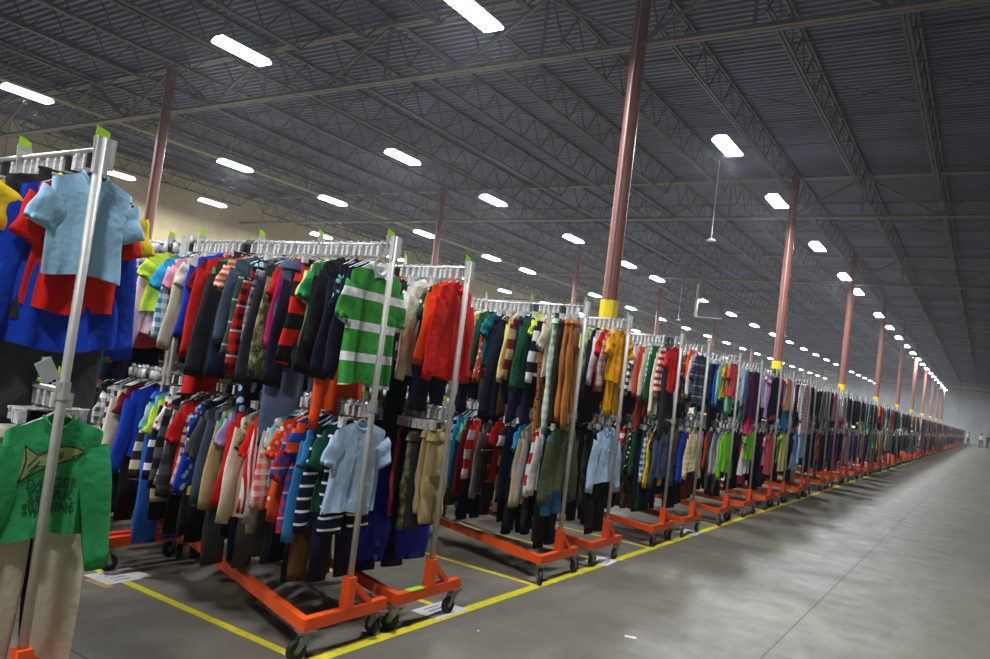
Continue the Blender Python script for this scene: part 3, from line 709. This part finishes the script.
def shark(o):
    # printed shark and lettering laid on the chest cloth (shirt faces +X)
    import bmesh
    from mathutils.bvhtree import BVHTree
    bvh = BVHTree.FromPolygons([v.co for v in o.data.vertices], [tuple(p_.vertices) for p_ in o.data.polygons])
    def drape(me, off):
        for v in me.vertices:
            h = bvh.ray_cast(Vector((.3, v.co.y, v.co.z)), Vector((-1, 0, 0)))
            v.co.x = (h[0].x if h[0] else .02)+off+(v.co.x if abs(v.co.x) < .004 else 0)
        me.update()
    out = [(-.125,-.300),(-.118,-.262),(-.128,-.212),(-.10,-.232),(-.075,-.245),(-.04,-.233),(0,-.222),(.04,-.217),(.085,-.222),(.118,-.235),(.112,-.247),(.085,-.257),(.055,-.269),(.02,-.279),(-.03,-.285),(-.07,-.285),(-.10,-.315),(-.135,-.342)]
    def fine(name, pts, mat):
        bm = bmesh.new(); bm.faces.new([bm.verts.new((0, y, z)) for y, z in pts])
        bmesh.ops.triangulate(bm, faces=bm.faces)
        for _ in range(3): bmesh.ops.subdivide_edges(bm, edges=bm.edges, cuts=1, use_grid_fill=True); bmesh.ops.triangulate(bm, faces=bm.faces)
        me = bpy.data.meshes.new(name); bm.to_mesh(me); bm.free(); me.materials.append(mat); return me
    me = fine('printed_shark', [(y*.82, z) for y, z in out], plain('shark_print', (150,166,104), .8)); drape(me, .0025)
    c = link('printed_shark', me, o); c['label'] = 'pale green printed shark'
    b = MB()
    L = [(out[i], out[(i+1) % len(out)]) for i in range(len(out))]+[((.112,-.239),(.07,-.253)),((.07,-.253),(.08,-.261)),((.03,-.237),(.028,-.262)),((.02,-.239),(.016,-.262)),((.01,-.239),(.005,-.264)),((-.075,-.252),(-.11,-.287)),((-.06,-.267),(-.10,-.302)),((.094,-.228),(.098,-.231))]
    for a, c in L:
        for q in range(4):
            p0 = (a[0]+(c[0]-a[0])*q/4, a[1]+(c[1]-a[1])*q/4); p1 = (a[0]+(c[0]-a[0])*(q+1)/4, a[1]+(c[1]-a[1])*(q+1)/4)
            b.bar((0, p0[0]*.82, p0[1]), (0, p1[0]*.82, p1[1]), .0032, .0008, (1,0,0))
    me = b.mesh('shark_outline', cloth('black')); drape(me, .004); link('shark_outline', me, o)
    LETTER = plain('lettering_print', (14,70,44), .8)
    for i, (t, z, w) in enumerate((('DANGER', -.365, .165), ('SHARK', -.408, .145), ('SWIMMING', -.451, .165))):
        cu = bpy.data.curves.new('lettering', 'FONT'); cu.body = t; cu.size = .050; cu.extrude = .0004; cu.align_x = 'CENTER'; cu.offset = .0011; cu.space_character = 1.08
        tmp = bpy.data.objects.new('tmp', cu); COL.objects.link(tmp); bpy.context.view_layer.update()
        me = bpy.data.meshes.new_from_object(tmp); bpy.data.objects.remove(tmp)
        bm = bmesh.new(); bm.from_mesh(me); bmesh.ops.triangulate(bm, faces=bm.faces); bm.to_mesh(me); bm.free()
        xs = [v.co.x for v in me.vertices]; s = w/(max(xs)-min(xs))
        for v in me.vertices: v.co = Vector((v.co.z, v.co.x*s, z+v.co.y))
        drape(me, .0045)
        me.materials.clear(); me.materials.append(LETTER); link('printed_lettering', me, o)

for ri in range(1, 11):
    x = -.16 if ri != 2 else -.8
    while x > -1.6:
        bulk(RACKS[ri][0]+x, RACKS[ri][1], ZL+.014, rk.uniform(-.1, .1), 'pant', rk.choice(['black', 'dnavy', 'charcoal', 'navy', 'denim:navy', 'dgrey', 'black']), rk.randrange(3), True, 1.1, rk.uniform(1.0, 1.12), 1); x -= rk.uniform(.09, .17)
for i, (x, y) in enumerate(RACKS):
    make_rack(x, y, '%s two-rail orange-based clothes rack along the aisle counting from the near end' % ordw(i+1), i < 24)
    for lv, z in (('u', ZT+.014), ('l', ZL+.014)): rail(i, x, y, z, lv, None)
# second row of racks behind the first ones
BACK = [(.42, 3), (1.12, 3), (2.75, 0), (3.5, 0), (5.0, 0), (5.8, 0)]
SP2 = """-.06 tee limeyellow 1 1 .8 3;-.11 lst ltpink 2 1 1.1 3;-.16 lst st:slate:navy:10 2 1 1.05 3;-.26 btn pl:slate:white 1 1 .95 0;-.30 lst coral 2 1.02 1.25 3;-.345 lst white 2 1 .8 4;-.39 coat dnavy 2 1.05 .98 3;-.44 btn pl:ltgrey:navy 1 1 .9 0;-.48 lst mint 1 1 1.05 3;-.53 tee yellow 1 1 .9 3;-.58 tee maroon 1 1 .9 0;-.62 tee dorange 2 1 .9 4;-.67 lst bred 1 1 .9 0;-.72 lst black 1 1 1 0"""
SP2L = """-.06 lst royal 2 1 1 3;-.11 tee maroon 2 1.02 .9 3;-.15 lst cream 3 1.05 1.05 3;-.20 pant black 1 1 1.1 0;-.25 lst st:charcoal:ltgrey 2 1 1 3;-.30 btn pl:dgrey:white 1 1 1 0;-.35 lst black 2 1 1 0;-.40 lst dbrown 1 1 1 0;-.45 lst st:black:grey 3 1 1 3;-.50 pant dnavy 1 1 1 0;-.55 lst dorange 1 1 1 0"""
for j, (y, _) in enumerate(BACK):
    X0 = -RL-.10
    make_rack(X0, y, '%s orange-based clothes rack of the row standing behind, farther from the aisle' % ordw(j+1), True)
    for lv, z in (('u', ZT+.014), ('l', ZL+.014)):
        n = 0; x = -.05
        if j == 0:
            for it in (SP2 if lv == 'u' else SP2L).replace('\n', '').split(';'):
                q = it.split(); n += 1; x = float(q[0])
                garment(X0+x, y, z, math.radians(float(q[6])), q[1], q[2], int(q[3]), '%s along %s rail of first back-row rack' % (ordw(n), 'upper' if lv == 'u' else 'lower'), float(q[4]), float(q[5]), parts=False, group=GRP)
            x -= .05
        while x > -RL+.08:
            kd, ky = fill_item(BOYS, KB)
            bulk(X0+x, y, z, rk.uniform(-.1, .1), kd, ky, rk.randrange(4), False, rk.uniform(.92, 1.08), rk.uniform(.9, 1.0), 0); x -= .055

for j, y in enumerate((-1.2, .42, 1.12, 2.75, 3.5, 4.9)):  # invented rack row, put in to darken the bright floor behind
    X0 = -2*RL-.28
    make_rack(X0, y, '%s orange-based clothes rack of an added third row, hiding bright floor behind the aisle racks' % ordw(j+1), False)
    for z in (ZT+.014, ZL+.014):
        x = -.05
        while x > -RL+.08:
            kd, ky = fill_item(BOYS, KB)
            bulk(X0+x, y, z, rk.uniform(-.1, .1), kd, ky, rk.randrange(4), False, 1, rk.uniform(.9, 1.1), 0); x -= .06
for j in range(len(BACK)):  # extra dark trousers added to cover the bright floor behind the back row
    x = -.1
    while x > -1.6:
        bulk(-RL-.10+x, BACK[j][0], ZL+.014, 0, 'pant', rk.choice(['black', 'dnavy', 'charcoal', 'denim:navy']), rk.randrange(3), True, 1.1, 1.12, 0); x -= .13
k = NT('dyed_cloth'); at = k.n('ShaderNodeAttribute', attribute_name='dye'); k.l(at.outputs['Color'], k.b.inputs['Base Color']); k.b.inputs['Roughness'].default_value = .85
k.b.inputs['Specular IOR Level'].default_value = .2; k.bump(k.noise(22, 3, k.vec()), .006, .4)
o = BULK.build('hung_clothes', k.m); tag(o, 'packed children\'s clothes hanging deep inside and far along the racks', 'clothes', None, 'stuff')
k = NT('hanger_plastic_mass'); at = k.n('ShaderNodeAttribute', attribute_name='dye'); k.l(at.outputs['Color'], k.b.inputs['Base Color']); k.b.inputs['Roughness'].default_value = .3
o = HBULK.build('hanger_mass', k.m); tag(o, 'crowded clear plastic hangers on the rails deep inside and far along the racks', 'hangers', None, 'stuff')

# lime size dividers on the rails
dp = MB(); dp.box(-.002, .002, -.030, .030, -.085, .02); dp = dp.mesh('divider_plate', M['tagclear'])
dc = MB(); dc.add([(-.0015,-.026,.0),(-.0015,.026,.0),(-.0015,.028,.040),(-.0015,-.020,.058),(.0015,-.026,.0),(.0015,.026,.0),(.0015,.028,.040),(.0015,-.020,.058)], [(3,2,1,0),(4,5,6,7),(0,1,5,4),(1,2,6,5),(2,3,7,6),(3,0,4,7)]); dc = dc.mesh('divider_card', M['taggreen'])
DIV = [(0,'u',.0,0),(0,'u',-.55,.2),(0,'l',-.04,.9),(1,'u',-.03,0),(1,'u',-.55,.3),(1,'u',-1.05,.2),(1,'l',-.06,.3),(1,'l',-1.25,.2),(1,'u',-1.62,.1),(2,'u',-.01,0),(2,'u',-.5,.4),(2,'l',-.05,.2),
       (3,'u',-.01,0),(3,'u',-.50,.1),(3,'u',-.95,.3),(3,'l',-.09,.3),(4,'u',-.02,0),(4,'l',-.06,.2),(5,'u',-.01,0),(5,'l',-.1,.2),(6,'u',-.02,.1),(7,'u',-.02,.3),(8,'u',-.02,.1),(6,'l',-.05,.2),(8,'l',-.08,.1),(7,'l',-.05,.2)]
cnt = {}
for ri, lv, x, yw in DIV:
    n = cnt[(ri, lv)] = cnt.get((ri, lv), 0)+1
    d = link('size_divider', None); d.location = (x, RACKS[ri][1], (ZT if lv == 'u' else ZL)+.026); d.rotation_euler = (.1, 0, yw); d.empty_display_size = .05
    link('divider_plate', dp, d); c = link('divider_card', dc, d); c['label'] = 'lime green card'
    tag(d, 'clear divider with lime card, %s from aisle end on %s rail of %s rack' % (ordw(n), 'upper' if lv == 'u' else 'lower', ordw(ri+1)), 'size divider', 'lime rail dividers')
for n, x in enumerate((-.15, -.6)):
    d = link('size_divider', None); d.location = (-RL-.10+x, .42, ZT+.026); d.rotation_euler = (.1, 0, .2); d.empty_display_size = .05
    link('divider_plate', dp, d); link('divider_card', dc, d)
    tag(d, 'clear divider with lime card, %s along upper rail of first back-row rack' % ordw(n+1), 'size divider', 'lime rail dividers')
# paper price sheet on first rack's lower rail and sticker on third rack's base
b = MB(); b.box(-.001, .001, -.028, .028, -.05, .03); o = b.obj('paper_tag', M['paper']); o.location = (.03, -1.29, 1.31); o.rotation_euler = (.6, .1, 0); tag(o, 'white paper tag tilted beside the post of the first rack', 'tag')
b = MB(); b.box(-.0235, .0235, -.07, .07, .2055, .207); o = b.obj('bar_sticker', M['taggreen']); o.location = (0, .95, 0); tag(o, 'lime green sticker lying on the orange base of the third rack', 'sticker')

# floor sheets and painted lines
fl = MB(); fl.box(-31, 17, -14, 136, -.2, 0); fl = fl.obj('floor', M['floor']); tag(fl, kind='structure')
def sheet(x, y, rz, w, h, lab):
    b = MB(); b.box(-w/2, w/2, -h/2, h/2, .0015, .0025); o = b.obj('floor_sheet', M['paper']); o.location = (x, y, 0); o.rotation_euler = (0,0,rz)
    b = MB()
    rr = random.Random(int(x*100))
    for q in range(4):
        xx = -w*.32+q*w*.2; b.bar((xx, -h*.25, .0028), (xx, -h*.25+rr.uniform(.3, .5)*h, .0028), .008, .0006)
    c = b.obj('pen_strokes', M['ink'], o); tag(o, lab, 'paper', 'paper sheets taped to the floor')
sheet(-1.62, .16, .05, .24, .30, 'white paper sheet on the floor beneath the far casters of the second rack')
sheet(-.06, 1.31, 0, .20, .32, 'white paper sheet on the floor under the aisle end of the third rack')
sheet(-.03, 3.60, .1, .20, .30, 'white paper sheet on the floor under the aisle end of the fifth rack')
sheet(-.03, 5.95, .05, .20, .30, 'white paper sheet on the floor under the aisle end of the seventh rack')
b = MB(); b.box(-.035, .035, -3, 60, .0005, .0012); o = b.obj('aisle_line', M['line']); o.location = (.03, 0, 0); tag(o, 'long yellow line painted on the floor along the aisle beside the racks', 'floor line', kind='structure')
for k_ in range(-1, 24):
    for off in (.13, 1.36):
        b = MB(); b.box(-3.9, 0, -.027, .027, .0004, .001); o = b.obj('bay_line', M['line']); o.location = (-.005, off+2.24*k_, 0)
        tag(o, 'yellow line painted across the floor between racks', 'floor line', kind='structure')
b = MB(); b.box(-.10, .10, -.03, .03, .0004, .001); o = b.obj('worn_mark', M['oldline']); o.location = (-1.55, .0, 0); o.rotation_euler = (0,0,.1); tag(o, 'short faded yellow paint mark on the floor near the white sheet', 'floor mark', kind='structure')
for x, y, s in ((.63,-.02,.03), (.72,.78,.03), (.95,1.9,.035), (.30,1.2,.012)):
    b = MB(); b.box(-s, s, -s*.5, s*.5, .0004, .001); o = b.obj('paint_scuff', M['whitepaint']); o.location = (x, y, 0); o.rotation_euler = (0,0,x*7); tag(o, 'small pale scuff on the concrete floor', 'floor mark', kind='structure')

# ------------------------------------------------------------------ building shell
b = MB(); b.box(-30.9, -30.6, -14, 136, 0, 9.6); tag(b.obj('wall_left', M['wall_left']), kind='structure')
b = MB(); b.box(17, 17.3, -14, 136, 0, 9.6); tag(b.obj('wall_right', M['wall']), kind='structure')
b = MB(); b.box(-30.6, 17, 135.7, 136, 0, 9.6); tag(b.obj('wall_far', M['wall']), kind='structure')
b = MB(); b.box(-30.6, 17, -14.3, -14, 0, 9.6); tag(b.obj('wall_near', M['wall']), kind='structure')
prof = []; y = -14
while y < 136:
    prof += [(y, 9.33), (y+.07, 9.33), (y+.10, 9.27), (y+.17, 9.27)]; y += .20
V = []; F = []
for i, (yy, zz) in enumerate(prof):
    V += [(-30.8, yy, zz), (17.2, yy, zz), (-30.8, yy, 9.45), (17.2, yy, 9.45)]
    if i: a = 4*(i-1); F += [(a, a+1, a+5, a+4), (a+2, a+6, a+7, a+3), (a, a+4, a+6, a+2), (a+1, a+3, a+7, a+5)]
b = MB(); b.add(V, F); tag(b.obj('ceiling', M['deck']), kind='structure')
BAY = 13.07; Y0 = 9.81
def angle2(b, a, c, s, gap):
    a = Vector(a); c = Vector(c)
    d = (c-a).normalized(); side = Vector((-d.y, d.x, 0))
    if side.length < .1: side = Vector((1,0,0))
    side = side.normalized()*(s/2+gap/2)
    for q in (-1, 1): b.bar(a+side*q, c+side*q, s, s*.9)
# girders
gb = MB()
angle2(gb, (-30.6, 0, 7.76), (17, 0, 7.76), .09, .03); angle2(gb, (-30.6, 0, 9.06), (17, 0, 9.06), .09, .03)
x = -27.814; up = True
while x < 16:
    gb.bar((x, 0, 7.8), (x+2.057, 0, 9.03), .06, .06); gb.bar((x+2.057, 0, 9.03), (x+4.114, 0, 7.8), .06, .06); gb.bar((x+2.057, 0, 7.8), (x+2.057, 0, 9.03), .045, .045); x += 4.114
gm = gb.mesh('roof_girder', M['girder'])
for k_ in range(-1, 10):
    o = link('roof_girder', gm); o.location = (0, Y0+BAY*k_, 0); tag(o, 'steel truss girder crossing the hall under the roof deck', 'girder', kind='structure')
jb = MB()
angle2(jb, (0, 0, 9.22), (0, BAY, 9.22), .055, .03); angle2(jb, (0, .75, 8.45), (0, BAY-.75, 8.45), .05, .03)
jb.bar((0, .10, 9.19), (0, .75, 8.47), .03, .03); jb.bar((0, BAY-.10, 9.19), (0, BAY-.75, 8.47), .03, .03)
n = 11; sp = (BAY-1.5)/n
for q in range(n):
    a = .75+sp*q; jb.bar((0, a, 8.47), (0, a+sp/2, 9.19), .024, .024); jb.bar((0, a+sp/2, 9.19), (0, a+sp, 8.47), .024, .024)
jm = jb.mesh('roof_joist', M['truss'])
JX = [-3.13+2.057*i for i in range(-13, 10)]
for k_ in range(-2, 9):
    for jx in JX:
        o = link('roof_joist', jm); o.location = (jx, Y0+BAY*k_, 0); tag(o, 'open web steel joist running lengthwise under the roof deck', 'joist', kind='structure')
bb = MB()
for f_ in (.28, .62):
    bb.bar((-30.6, BAY*f_, 9.16), (17, BAY*f_, 9.16), .03, .03); bb.bar((-30.6, BAY*f_+.05, 8.50), (17, BAY*f_+.05, 8.50), .025, .025)
for jx in JX[:-1]:
    bb.bar((jx, BAY*.45, 9.16), (jx+2.057, BAY*.45, 8.5), .018, .018); bb.bar((jx, BAY*.45, 8.5), (jx+2.057, BAY*.45, 9.16), .018, .018)
bm_ = bb.mesh('joist_bridging', M['truss'])
for k_ in range(-2, 9):
    o = link('joist_bridging', bm_); o.location = (0, Y0+BAY*k_, 0); tag(o, 'thin cross bracing between the roof joists', 'bracing', kind='structure')
# columns
cm = MB(); cm.lathe([(.135,0),(.135,9.02)], 24); cm.box(-.16, .16, -.16, .16, 8.98, 9.02); cm = cm.mesh('column', M['colred'], False)
for p_ in cm.polygons: p_.use_smooth = len(p_.vertices) == 4 and abs(p_.normal.z) < .1
gm_ = MB()
for q in range(16):
    pass
gm_.lathe([(.136,.02),(.158,.02),(.160,.04),(.160,3.03),(.158,3.05),(.136,3.05)], 24)
for q in range(8):
    a = 2*PI*q/8; gm_.bar((.16*math.cos(a), .16*math.sin(a), .05), (.16*math.cos(a), .16*math.sin(a), 3.02), .012, .012, (1,0,0))
gm_ = gm_.mesh('column_guard', M['guard'])
cd = MB(); cd.tube([(.02,-.165,3.05),(.02,-.165,6.9),(.02,-.15,7.3),(.02,-.15,8.6)], .017, 8); cd = cd.mesh('conduit', M['conduit'], True)
nc = 0
for X, nn in ((-3.13, 10), (-17.55, 10)):
    for i in range(-1, nn):
        if X > -4 and i < 0: continue
        o = link('column', cm); o.location = (X, Y0+BAY*i, 0); nc += 1
        tag(o, '%s round oxide-red steel column carrying the roof trusses' % ordw(nc), 'column', kind='structure')
        g = link('column_guard', gm_, o); g['label'] = 'yellow lower column guard'
        if i < 2: link('conduit', cd, o)
# long pipe, hanging rods, heater
b = MB(); b.tube([(-21.5, -14, 8.12), (-21.5, 135, 8.12)], .055, 10)
for q in range(0, 150, 4): b.bar((-21.5, -13+q, 8.12), (-21.5, -13+q, 9.2), .015, .015)
tag(b.obj('ceiling_pipe', M['gaspipe']), 'long tan pipe running lengthwise below the roof joists', 'pipe')
for i, (x, y, z0) in enumerate(((-5.01, 20.76, 6.5), (-14.6, 45.1, 6.5), (-9.0, 50, 6.4))):
    b = MB(); b.tube([(0,0,0.05),(0,0,9.1-z0)], .014, 8); b.lathe([(.002,0),(.13,.0),(.15,.02),(.11,.05),(.02,.09)], 16)
    o = b.obj('hanging_sensor', M['fixture'], smooth=False); o.location = (x, y, z0)
    tag(o, ['white disc on a long rod hanging from the roof near the tall columns', 'white disc on a rod hanging left of the grey heater', 'white disc on a rod hanging right of the grey heater'][i], 'hanging sensor')
t = link('unit_heater', None); t.location = (-11.7, 42.5, 6.5); tag(t, 'grey unit heater hung from the roof with a white bent flue', 'heater')
b = MB(); b.box(-.6, .6, -.35, .35, 0, .9)
for q in range(7): b.box(-.55, .55, -.38, -.35, .07+q*.12, .11+q*.12)
b.obj('heater_box', M['unit'], t)
b = MB(); b.tube([(-.85,-.2,2.0),(-.85,-.2,1.2),(-.85,-.2,.0)], .09, 10); b.bar((-.85,-.2,.0),(.75,-.2,-.03), .07, .07); b.bar((-.85,-.2,1.1),(-.55,-.2,1.1),.1,.1)
c = b.obj('flue_pipe', M['whitepaint'], t); c['label'] = 'white flue pipe'
b = MB()
for s in (-1, 1): b.tube([(s*.5,0,.9),(s*.5,0,2.6)], .012, 6)
b.obj('hanging_rod', M['truss'], t)

# ------------------------------------------------------------------ lights
hb = MB(); hb.add([(-.20,-.62,.0),(.20,-.62,.0),(.20,.62,.0),(-.20,.62,.0),(-.12,-.60,.09),(.12,-.60,.09),(.12,.60,.09),(-.12,.60,.09)], [(4,5,6,7),(0,1,5,4),(1,2,6,5),(2,3,7,6),(3,0,4,7)])
hb = hb.mesh('housing', [M['fixture'], M['sidelens']])
for q in (1, 2, 3, 4): hb.polygons[q].material_index = 1
lb = MB(); lb.box(-.195, .195, -.61, .61, -.035, -.001); lb = lb.mesh('lens', M['lens'])
rb = MB()
for s in (-1, 1): rb.tube([(0, s*.5, .09), (0, s*.5, .62)], .006, 5)
rb = rb.mesh('hanging_cable', M['truss'])
ld = bpy.data.lights.new('tube_light', 'AREA'); ld.shape = 'RECTANGLE'; ld.size = .38; ld.size_y = 1.22; ld.energy = 460; ld.color = (.93, .96, 1.)
ROWY = [14.2, 19.2, 25.3, 31.1, 35.2, 43.0]
rowsets = [('nearest the aisle', [(-2.95, v) for v in (14.98, 20.09, 26.48, 32.75, 36.85, 45.18)], -2.95, 5.9),
           ('second from the aisle', [(-10.9, 7.2)]+[(-12.35, v) for v in (14.21, 19.19, 25.39, 31.2, 35.1, 42.9)], -12.35, 6.1),
           ('third from the aisle', [(-19.9, 7.2)]+[(-19.6, v) for v in (13.89, 18.59, 24.52, 30.18, 33.93, 42.8)], -19.6, 6.1),
           ('fourth from the aisle', [(-26.85, 13.96), (-26.8, 18.34), (-26.8, 25), (-26.8, 31), (-26.8, 37), (-26.8, 43)], -26.8, 6.1),
           ('over the open aisle', [(-5.1, 7.4)], None, 0),
           ('added out of view as fill light', [(2.2, -5.5), (.8, 2.8), (-5.0, -1.5), (-5.0, -8), (-1.4, -6.0)], None, 0)]  # lamps added out of view as fill for the near floor
for nm, pts, X, st in rowsets:
    pts = list(pts)
    if X is not None:
        y = pts[-1][1]+st
        while y < 131: pts.append((X, y)); y += st
    for i, (x, y) in enumerate(pts):
        t = link('ceiling_light', None); t.location = (x, y, 7.53); t.empty_display_size = .2
        tag(t, '%s long white ceiling light in the row %s' % (ordw(i+1), nm), 'ceiling light', 'ceiling lights')
        link('housing', hb, t); c = link('lens', lb, t); c['label'] = 'glowing diffuser'; link('hanging_cable', rb, t)
        l = link('lamp_glow', ld, t); l.location = (0, 0, -.045)

# ------------------------------------------------------------------ people and a rack at the far end
def person(x, y, rz, shirt, trous, lab, lean=0.):
    J = {'pelvis':(0,0,.95),'waist':(0,0,1.08),'chest':(0,.01,1.32),'neck':(0,0,1.48),'head0':(0,.01,1.58),'head1':(0,.01,1.70),
         'hl':(-.10,0,.90),'kl':(-.11,.03,.50),'al':(-.12,0,.09),'tl':(-.12,.14,.03),'hr':(.10,0,.90),'kr':(.12,-.06,.50),'ar':(.12,-.16,.11),'tr':(.13,-.03,.03),
         'sl':(-.18,0,1.40),'el':(-.24,.0,1.12),'wl':(-.24,.14,.92),'fl':(-.24,.20,.86),'sr':(.18,0,1.40),'er':(.24,.02,1.12),'wr':(.23,.20,1.0),'fr':(.22,.26,.98)}
    R_ = dict(pelvis=.135,waist=.12,chest=.145,neck=.055,head0=.085,head1=.095,hl=.09,kl=.06,al=.045,tl=.04,hr=.09,kr=.06,ar=.045,tr=.04,sl=.06,el=.045,wl=.032,fl=.03,sr=.06,er=.045,wr=.032,fr=.03)
    Eg = [('pelvis','waist'),('waist','chest'),('chest','neck'),('neck','head0'),('head0','head1'),('pelvis','hl'),('hl','kl'),('kl','al'),('al','tl'),('pelvis','hr'),('hr','kr'),('kr','ar'),('ar','tr'),('chest','sl'),('sl','el'),('el','wl'),('wl','fl'),('chest','sr'),('sr','er'),('er','wr'),('wr','fr')]
    nm = list(J); me = bpy.data.meshes.new('person'); me.from_pydata([J[n_] for n_ in nm], [(nm.index(a), nm.index(c)) for a, c in Eg], []); me.update()
    o = link('person', me); o.location = (x, y, 0); o.rotation_euler = (0, 0, rz)
    sk = o.modifiers.new('skin', 'SKIN'); 
    for i, n_ in enumerate(nm): me.skin_vertices[0].data[i].radius = (R_[n_], R_[n_]*.8) if n_ in ('chest','pelvis','waist') else (R_[n_], R_[n_]); me.skin_vertices[0].data[i].use_root = (n_ == 'pelvis')
    sk.use_smooth_shade = True; o.modifiers.new('sub', 'SUBSURF').levels = 2; o.modifiers['sub'].render_levels = 2
    k = NT('person_cloth_'+shirt+trous); s = k.n('ShaderNodeSeparateXYZ'); k.l(k.vec(), s.inputs[0])
    c = k.mix(k.math('GREATER_THAN', s.outputs[2], .98), lin(PAL[trous]), lin(PAL[shirt])); c = k.mix(k.math('GREATER_THAN', s.outputs[2], 1.46), c, lin((196,148,120))); k.l(c, k.b.inputs['Base Color'])
    me.materials.append(k.m)
    b = MB(); b.lathe([(.001,.13),(.07,.11),(.105,.04),(.105,-.03),(.095,-.07)], 16); h = b.obj('hair', M['hair'], o, True); h.location = (0, -.01, 1.70)
    tag(o, lab, 'person'); return o
person(2.05, 108, .3, 'white', 'black', 'person in a white shirt and dark trousers standing at the far aisle end')
person(2.75, 111, -.5, 'dnavy', 'dnavy', 'person in dark clothes standing right of the one in white')
person(.55, 118, .8, 'white', 'dnavy', 'person in a white top beside the last racks at the far end')
t = make_rack(4.3, 112.5, 'lone clothes rack on the right side at the far end of the aisle', False)
for i, (ky, kd) in enumerate((('black','jkt'),('white','lst'),('maroon','lst'),('white','tee'))):
    garment(4.15-i*.35, 112.5, ZT+.014, 0, kd, ky, i % 4, '%s on the lone far rack across the aisle' % ordw(i+1), 1.1, 1.1, False, group=GRP)

# ------------------------------------------------------------------ camera, world, view
cam = bpy.data.cameras.new('camera'); co = bpy.data.objects.new('camera', cam); COL.objects.link(co); SC.camera = co
r = Vector((0.8340913016072843, 0.5378428058095144, 0.12254312229584899)); u = Vector((-0.06997389271330684, -0.1171933722754631, 0.9906408874225064)); f = Vector((-0.5471703161919632, 0.834859766507917, 0.06011501763064916))
mw = Matrix.Identity(4)
for i in range(3): mw[i][0] = r[i]; mw[i][1] = u[i]; mw[i][2] = -f[i]
mw[0][3], mw[1][3], mw[2][3] = 2.671182842088044, -2.6318352334656887, 1.467919672
co.matrix_world = mw; cam.sensor_width = 36; cam.lens = 764.53/990*36; cam.clip_end = 400; cam.clip_start = .05
w = bpy.data.worlds.new('world'); SC.world = w; w.use_nodes = True; w.node_tree.nodes['Background'].inputs[0].default_value = (.5, .55, .7, 1); w.node_tree.nodes['Background'].inputs[1].default_value = .3
wv = w.node_tree.nodes.new('ShaderNodeVolumeScatter'); wv.inputs['Density'].default_value = .0010; wv.inputs['Anisotropy'].default_value = .65; wv.inputs['Color'].default_value = (.85, .9, 1, 1)
w.node_tree.links.new(wv.outputs[0], w.node_tree.nodes['World Output'].inputs['Volume'])
SC.view_settings.view_transform = 'Standard'; SC.view_settings.look = 'None'; SC.view_settings.gamma = 1; SC.view_settings.use_curve_mapping = False
SC.view_settings.exposure = -0.08
SC.cycles.use_denoising = True; SC.cycles.use_light_tree = True; SC.cycles.max_bounces = 6; SC.cycles.diffuse_bounces = 4; SC.cycles.glossy_bounces = 3; SC.cycles.transmission_bounces = 4
SC.cycles.sample_clamp_indirect = 6; SC.cycles.caustics_reflective = False; SC.cycles.caustics_refractive = False
for o in bpy.data.objects:
    if 'label' in o and len(o['label'].split()) > 16: print('LONG', o['label'])
print('GARMENTS', NG, KC, len(bpy.data.objects), BULK.nv)
